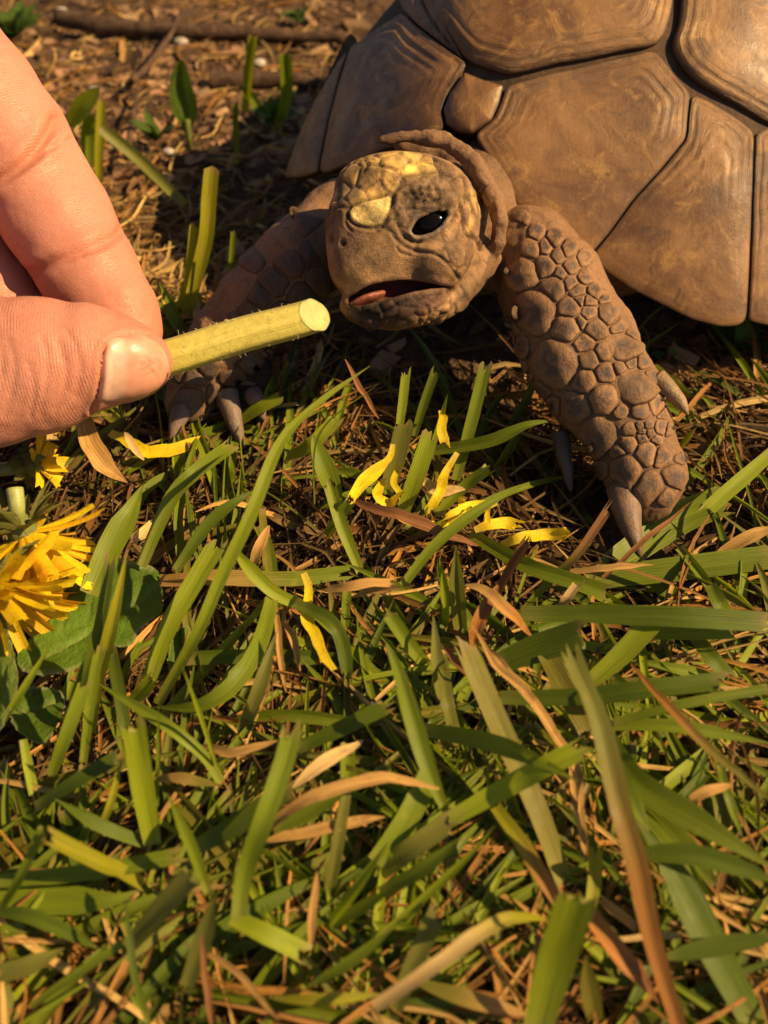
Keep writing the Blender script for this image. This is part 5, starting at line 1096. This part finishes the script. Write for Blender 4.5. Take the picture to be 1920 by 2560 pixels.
leaf(zq([(1140,1380),(1240,1340),(1270,1440),(1220,1620),(1130,1700),(1080,1600)]), .5, zq([(1100,1660),(1230,1380)]), 'small leaf in the grass between the bitten leaf and the hooked blade', 14, (.08, .14, .012))
# ------------------------------------------------------------------ things standing in the background
def stalk_thing(name, pts, wpx, kind, label, cat='grass blade', tip='cut', fold=.5, group='grass shoots behind the hand'):
    C = np.array([PX(float(a), float(b), t) for a, b, t in pts]); wd = wpx / FPX * pts[0][2]
    V, F, ac, al, u = ribbon(C, wd, tip=tip, fold=fold, nC=18, nA=5, face=nrm(CAM - C[0]), ragged=.1, seed=len(label)); c = blade_cols(u, kind, tip, r_)
    return tag(mk(name, V, F, MAT_BLADE, col=c, attrs={'across': ac, 'along': al}), label, cat, group)
def gt(px, py): p = PZ(float(px), float(py), .05); return float((p - CAM) @ FW)
T1 = gt(480, 780)
stalk_thing('grass_shoot', [(462,800,T1),(492,690,T1-.4),(516,590,T1-.8),(522,500,T1-1.1),(530,418,T1-1.4)], 36, 'lime', 'thick yellow green shoot with a torn brown tip, right of the forefinger')
stalk_thing('grass_shoot', [(448,770,T1),(474,690,T1-.3),(488,560,T1-.8)], 26, 'lime', 'shorter shoot leaning against the thick yellow green shoot')
T2 = gt(240, 430)
stalk_thing('grass_shoot', [(246,470,T2),(248,370,T2-.6),(254,248,T2-1.2)], 22, 'lime', 'upright thin shoot just behind the forefinger knuckle')
stalk_thing('grass_shoot', [(222,420,T2),(220,330,T2-.5),(232,290,T2-.9)], 34, 'mid', 'dark shoot at the back of the forefinger')
stalk_thing('grass_shoot', [(172,318,T2+1),(205,268,T2+.4),(248,218,T2)], 46, 'bright', 'folded green leaf blade behind the forefinger with a pale tip', tip='both')
T3 = gt(460, 512)
stalk_thing('grass_shoot', [(462,512,T3-.2),(350,400,T3-.2),(250,316,T3-.8)], 30, 'dull', 'pale green blade lying slantwise over dry straw in the background')
T4 = gt(628, 290)
stalk_thing('grass_shoot', [(612,280,T4),(620,190,T4-1.2),(633,86,T4-2.4)], 22, 'lime', 'tallest upright shoot left of the shell')
stalk_thing('grass_shoot', [(655,280,T4),(630,245,T4-.4),(608,222,T4-.8)], 22, 'mid', 'short side blade at the foot of the tallest upright shoot')
stalk_thing('grass_shoot', [(690,330,T4-.5),(716,240,T4-1.2),(712,130,T4-2.2)], 30, 'mid', 'bushy tipped shoot close to the left edge of the shell')
stalk_thing('grass_shoot', [(592,410,T4-2.5),(590,330,T4-3),(588,255,T4-3.6)], 14, 'mid', 'thin dark shoot between spoon leaf and shell')
stalk_thing('grass_shoot', [(575,680,T1-1),(580,630,T1-1.2),(584,580,T1-1.4)], 14, 'mid', 'thin needle in front of the shaded foreleg')
T5 = gt(470, 352)
spoon = empty('seedling', PX(470., 352., T5), 'seedling with one tall spoon shaped leaf standing in bare soil', 'plant')
C = np.array([PX(472., 356., T5), PX(466., 290., T5 - .9), PX(452., 215., T5 - 1.8), PX(454., 150., T5 - 2.5)])
V, F, ac, al, u = ribbon(C, 62 / FPX * T5, tip='both', fold=.35, nC=22, nA=7, face=nrm(CAM - C[0]), base=.2)
k = sstep(.05, .45, u)[:, None]; ctr = np.repeat(spline(C, 22), 7, 0); V = ctr + (V - ctr) * (.22 + .78 * k)
mk('leaf', V, F, MAT_LEAF, spoon, col=np.tile(A(.12, .19, .022), (len(V), 1)), attrs={'across': ac, 'along': al})
V, F = tube(np.array([PX(474., 372., T5), PX(471., 340., T5 - .2), PX(468., 300., T5 - .8)]), .09, 8); mk('stem', V, F, MAT_LEAF, spoon, col=np.tile(A(.2, .22, .05), (len(V), 1)))
def blob_leafy(px, py, n, R, label, seed, name='weed'):
    b = PZ(float(px), float(py), 0); t = empty(name, b, label, 'plant', 'low weeds in the bare soil'); r = np.random.default_rng(seed)
    for k in range(n):
        a = r.uniform(0, 6.28); e = r.uniform(.25, 1.1); d = A(math.cos(a) * math.cos(e), math.sin(a) * math.cos(e), math.sin(e)); L = R * r.uniform(.6, 1.1)
        C = np.array([b, b + d * L * .5 + A(0, 0, .1), b + d * L]); V, F, ac, al, u = ribbon(C, R * r.uniform(.3, .5), tip='both', fold=.3, face=A(0, -.3, 1), nC=9, nA=5)
        mk('leaf', V, F, MAT_LEAF, t, col=np.tile(A(.085, .14, .02) * r.uniform(.7, 1.3), (len(V), 1)), attrs={'across': ac, 'along': al})
blob_leafy(36, 90, 26, 1.3, 'bushy green weed in the far left corner', 3)
blob_leafy(392, 352, 9, .9, 'flat dark green weed beside the spoon leaf seedling', 4)
blob_leafy(690, 300, 10, 1.0, 'dark green weed at the left edge of the shell', 5)
blob_leafy(750, 52, 6, .8, 'small green weed in the soil at the top behind the shell', 6)
blob_leafy(1690, 925, 6, .8, 'small rounded bright weed behind the spur of the foreleg', 7)
blob_leafy(1860, 880, 7, 1.1, 'green weed under the right edge of the shell', 8)
def twig(pts, z, R, label, seed):
    C = spline(np.array([PZ(float(a), float(b), z) for a, b in pts]), 40); rad = np.linspace(R, R * .6, 40)
    V, F = tube(C, rad, 12); V = V + (.10 * fbm(V, 1.5, 3, seed) + .04 * fbm(V, 6, 3, seed))[:, None] * A(.5, .5, 1)
    tag(mk('twig', V, F, MAT_TWIG), label, 'twig', 'twigs on the bare soil')
twig([(140,52),(280,66),(480,82),(700,84),(870,96)], .35, .32, 'long dark twig lying across the soil at the top', 1)
twig([(530,196),(640,198),(800,206)], .25, .34, 'short thick twig lying left of the shell', 2)
twig([(330,200),(380,150),(420,100),(450,30)], .6, .12, 'thin pale green runner stem curving over the soil at the top', 3)
twig([(320,390),(328,330),(345,215)], .5, .10, 'thin tan twig standing slanted behind the forefinger', 4)
for i, (px, py, R, lab) in enumerate([(235,222,.42,'white stone behind the forefinger tip of the green leaf blade'),(422,378,.28,'small white stone by the flat dark weed'),(648,158,.36,'white stone right of the tallest upright shoot'),(452,104,.34,'white stone just below the long dark twig'),(155,30,.42,'flat white stone near the far left corner')]):
    b = PZ(float(px), float(py), .12); V, F = ellipsoid_mesh(b, A(R, R * .8, R * .55) * .6, np.eye(3), 20, 14); V = V + .30 * R * fbm(V, 2.5, 3, i)[:, None] * nrm(V - b)
    tag(mk('stone', V, F, MAT_STONE), lab, 'stone', 'white stones on the soil')

# ------------------------------------------------------------------ grass, thatch and litter that nobody could count
LEGP = resample(np.array([proj(np.array(LEGR))[0], proj(np.array(LEGR))[1]]).T, 20)
def allowed(C):
    x, y, t = proj(C); n = len(C)
    if np.any((np.abs(x - 1010) < 235) & (y > 330) & (y < 860) & (t < 20.8)): return False
    if np.any((x < 450) & (y < 1090) & (t < 19.9)): return False
    if np.any((x < 840) & (y > 700) & (y < 960) & (t < 19.6)): return False
    d = np.hypot(x[:, None] - LEGP[:, 0], y[:, None] - LEGP[:, 1]).min(1)
    if np.any((d < 150) & (y < 1340) & (t < 21.4)): return False
    d = np.hypot(x - 545, y - 960)
    if np.any((d < 130) & (y < 1010)): return False
    if np.any((x > 690) & (x < 1420) & (y > 1060) & (y < 1400) & (C[:, 2] > .6)): return False
    if np.any((np.hypot(x - 1590, y - 1330) < 85) & (t < 20.6)): return False
    if np.any((x < 430) & (y > 1080) & (y < 1880) & (C[:, 2] > .45)): return False
    return True
def scatter(n, dens):
    out = []
    while len(out) < n:
        px, py = rng.uniform(-260, 2180), rng.uniform(-40, 2820)
        if rng.uniform() < dens(px, py): out.append((px, py))
    return out
def dgrass(px, py):
    if py > 1500: return .9 * (.35 if (px > 1600 and 1880 < py < 2120) else 1)
    if py > 1180: return .8
    if px > 1500 and py > 850: return .10
    if py > 950: return .35
    if py > 700: return .10 if px < 700 else .06
    return .03 if px < 850 else 0
kinds = ['bright', 'mid', 'mid', 'mid', 'dull', 'dark', 'olive']; nb = 0
for px0, py0 in scatter(250, dgrass):
    b0 = PZ(px0, py0, 0.0)
    if px0 > 1050 and py0 < 2000: az0 = rng.normal(math.radians(172), .3) if rng.uniform() < .55 else rng.normal(math.radians(105), .6)
    elif px0 < 1050: az0 = rng.normal(math.radians(72), .55)
    else: az0 = rng.normal(math.radians(110), .7)
    kd0 = kinds[rng.integers(len(kinds))]
    for k in range(rng.integers(3, 8)):
        b = b0 + A(rng.normal(0, .35), rng.normal(0, .35), 0); b[2] = ground_z(b[:1], b[1:2])[0] + .02
        px, py, _ = [float(q[0]) for q in proj(b[None])]; az = az0 + rng.normal(0, .45)
        L = rng.uniform(1.8, 5.4) * (1.0 if py > 1100 else .6); el = rng.uniform(.25, 1.25); dr = rng.uniform(.3, 1.3); h = A(math.cos(az), math.sin(az), 0)
        C = [b]
        for q in range(4): e = el - dr * q / 3; C.append(C[-1] + L * .25 * (h * math.cos(e) + A(0, 0, math.sin(e))))
        C = np.array(C); C[1:, :2] += np.cumsum(rng.normal(0, .05, (4, 2)), 0); C[:, 2] = np.maximum(C[:, 2], .05)
        cap = .85 if py > 1450 else .65
        if C[:, 2].max() > cap: C[:, 2] *= cap / C[:, 2].max()
        if not allowed(C): continue
        tip = 'cut' if rng.uniform() < .18 else 'point'; kd = kd0 if rng.uniform() < .6 else kinds[rng.integers(len(kinds))]
        V, F, ac, al, u = ribbon(C, rng.uniform(.06, .25), tip=tip, fold=rng.uniform(.2, .9), nC=13, nA=5, roll=np.linspace(0, rng.normal(0, .9), 13), face=nrm(A(rng.normal(0, .5), -.5 + rng.normal(0, .4), 1)), ragged=.08 if tip == 'cut' else 0, seed=nb)
        grass.add(V, F, blade_cols(u, kd, tip, rng), ac, al); nb += 1
tag(grass.build('grass', MAT_BLADE, origin=(0, 0, 0)), kind='stuff')
def dthatch(px, py):
    if py > 1000: return .85
    if px > 1500: return .35 if py > 780 else .0
    if py > 420 and px < 820: return .95
    return .62 if px < 900 else .08
ns = 0; tones = [A(.34, .20, .085), A(.23, .120, .050), A(.15, .075, .032), A(.42, .28, .125), A(.28, .125, .04), A(.20, .115, .055)]
pts = np.array(scatter(11000, dthatch)); base = PZ(pts[:, 0], pts[:, 1], np.zeros(len(pts))); gz = ground_z(base[:, 0], base[:, 1])
for (px, py), b, g in zip(pts, base, gz):
    far = py < 1000; z0 = g + rng.uniform(.03, .22 if far else .45); az = rng.uniform(0, 6.283) if rng.uniform() < .5 else rng.normal(math.radians(70 if px < 1000 else 120), .45)
    L = rng.uniform(.6, 2.8) if far else rng.uniform(1.0, 4.4); h = A(math.cos(az), math.sin(az), 0); p = A(-h[1], h[0], 0); k = rng.normal(0, .55)
    C = np.array([b * A(1, 1, 0) + A(0, 0, z0) + h * L * (q - .5) + p * k * L * (q - .5) ** 2 + A(0, 0, rng.normal(0, .10)) for q in (0, .33, .67, 1)])
    C[:, 2] = np.maximum(C[:, 2], g + .02)
    if not allowed(C): continue
    V, F, ac, al, u = ribbon(C, rng.uniform(.02, .09) if rng.uniform() < .88 else rng.uniform(.10, .22), tip='both' if rng.uniform() < .6 else 'cut', fold=rng.uniform(.2, .9), nC=8, nA=3, roll=np.linspace(0, rng.normal(0, 1.2), 8), face=nrm(A(rng.normal(0, .5), -.4, 1)), seed=ns)
    strawbag.add(V, F, tones[rng.integers(6)] * A(.95, 1, .8) * rng.uniform(.6, 1.15) * (1.5 if far and px < 820 and py > 120 else (.62 if py > 1150 else 1)), ac, al); ns += 1  # far left straw paler; near straw darkened as painted shade between blades
tonew = [A(.50, .27, .10), A(.40, .19, .065), A(.58, .36, .15), A(.30, .14, .05), A(.42, .20, .05)]
for px0, py0 in scatter(330, lambda a, b: 1.0 if 1000 < b and not (a < 430 and b < 1800) else (.25 if 350 < b < 1000 and a < 760 else 0)):
    b0 = PZ(px0, py0, rng.uniform(.1, .55)); az0 = rng.uniform(0, 6.283); tn = tonew[rng.integers(5)]
    for k in range(rng.integers(3, 8)):                       # loose bundles of long withered leaves
        az = az0 + rng.normal(0, .35); h = A(math.cos(az), math.sin(az), 0); p = A(-h[1], h[0], 0); L = rng.uniform(1.4, 4.6) * (1 if py0 > 1000 else .7); kk_ = rng.normal(0, .8); el = rng.normal(.05, .22)
        C = np.array([b0 + A(rng.normal(0, .02), 0, 0) + h * L * q + p * (kk_ * q * q * L * .3 + .1 * math.sin(6 * q + k)) + A(0, 0, L * (el * q - .25 * q * q * abs(el)) + .12 * math.sin(3 * q + az)) for q in np.linspace(0, 1, 6)])
        C[:, 2] = np.clip(C[:, 2], .08, .8)
        if not allowed(C): continue
        V, F, ac, al, u = ribbon(C, rng.uniform(.03, .13), tip='both', fold=rng.uniform(.3, .9), nC=12, nA=3, roll=np.linspace(rng.normal(0, .5), rng.normal(0, 1.6), 12), face=nrm(A(rng.normal(0, .5), -.4, 1)), seed=ns)
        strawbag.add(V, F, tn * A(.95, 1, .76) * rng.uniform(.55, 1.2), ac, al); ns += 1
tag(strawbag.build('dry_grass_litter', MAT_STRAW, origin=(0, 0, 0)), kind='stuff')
def dchip(px, py): return .9 if py < 420 and px < 900 else (.5 if px > 1450 and 800 < py < 1250 else (.10 if py < 1200 else 0))
chips = Bag(); pts = np.array(scatter(2600, dchip)); base = PZ(pts[:, 0], pts[:, 1], np.zeros(len(pts)))
q = A(0, 0, 0) + np.array([(x, y, z) for x in (-1, 1) for y in (-1, 1) for z in (-1, 1)], float)
cf = np.array([(0,1,3,2),(4,6,7,5),(0,4,5,1),(2,3,7,6),(0,2,6,4),(1,5,7,3)])
tone2 = [A(.13, .072, .038), A(.20, .115, .060), A(.30, .18, .095), A(.075, .042, .022), A(.24, .125, .070)]
for b in base:
    a = rng.uniform(0, 6.28); l = rng.uniform(.06, .50) * (1 if rng.uniform() < .9 else 1.8); V = q * A(l, l * rng.uniform(.25, .7), l * rng.uniform(.08, .3)) * .5; V += rng.normal(0, .18 * l * .5, V.shape)
    th = rng.normal(0, .35); V = V @ np.array([[1, 0, 0], [0, math.cos(th), math.sin(th)], [0, -math.sin(th), math.cos(th)]]) @ np.array([[math.cos(a), math.sin(a), 0], [-math.sin(a), math.cos(a), 0], [0, 0, 1]])
    b = A(b[0], b[1], ground_z(b[:1], b[1:2])[0] + l * .06); chips.add(V + b, cf, tone2[rng.integers(5)] * rng.uniform(.8, 1.6))
tag(chips.build('bark_litter', MAT_CHIP, origin=(0, 0, 0), smooth=False), kind='stuff')
for o in bpy.data.objects:
    if '_o' in o: del o['_o']
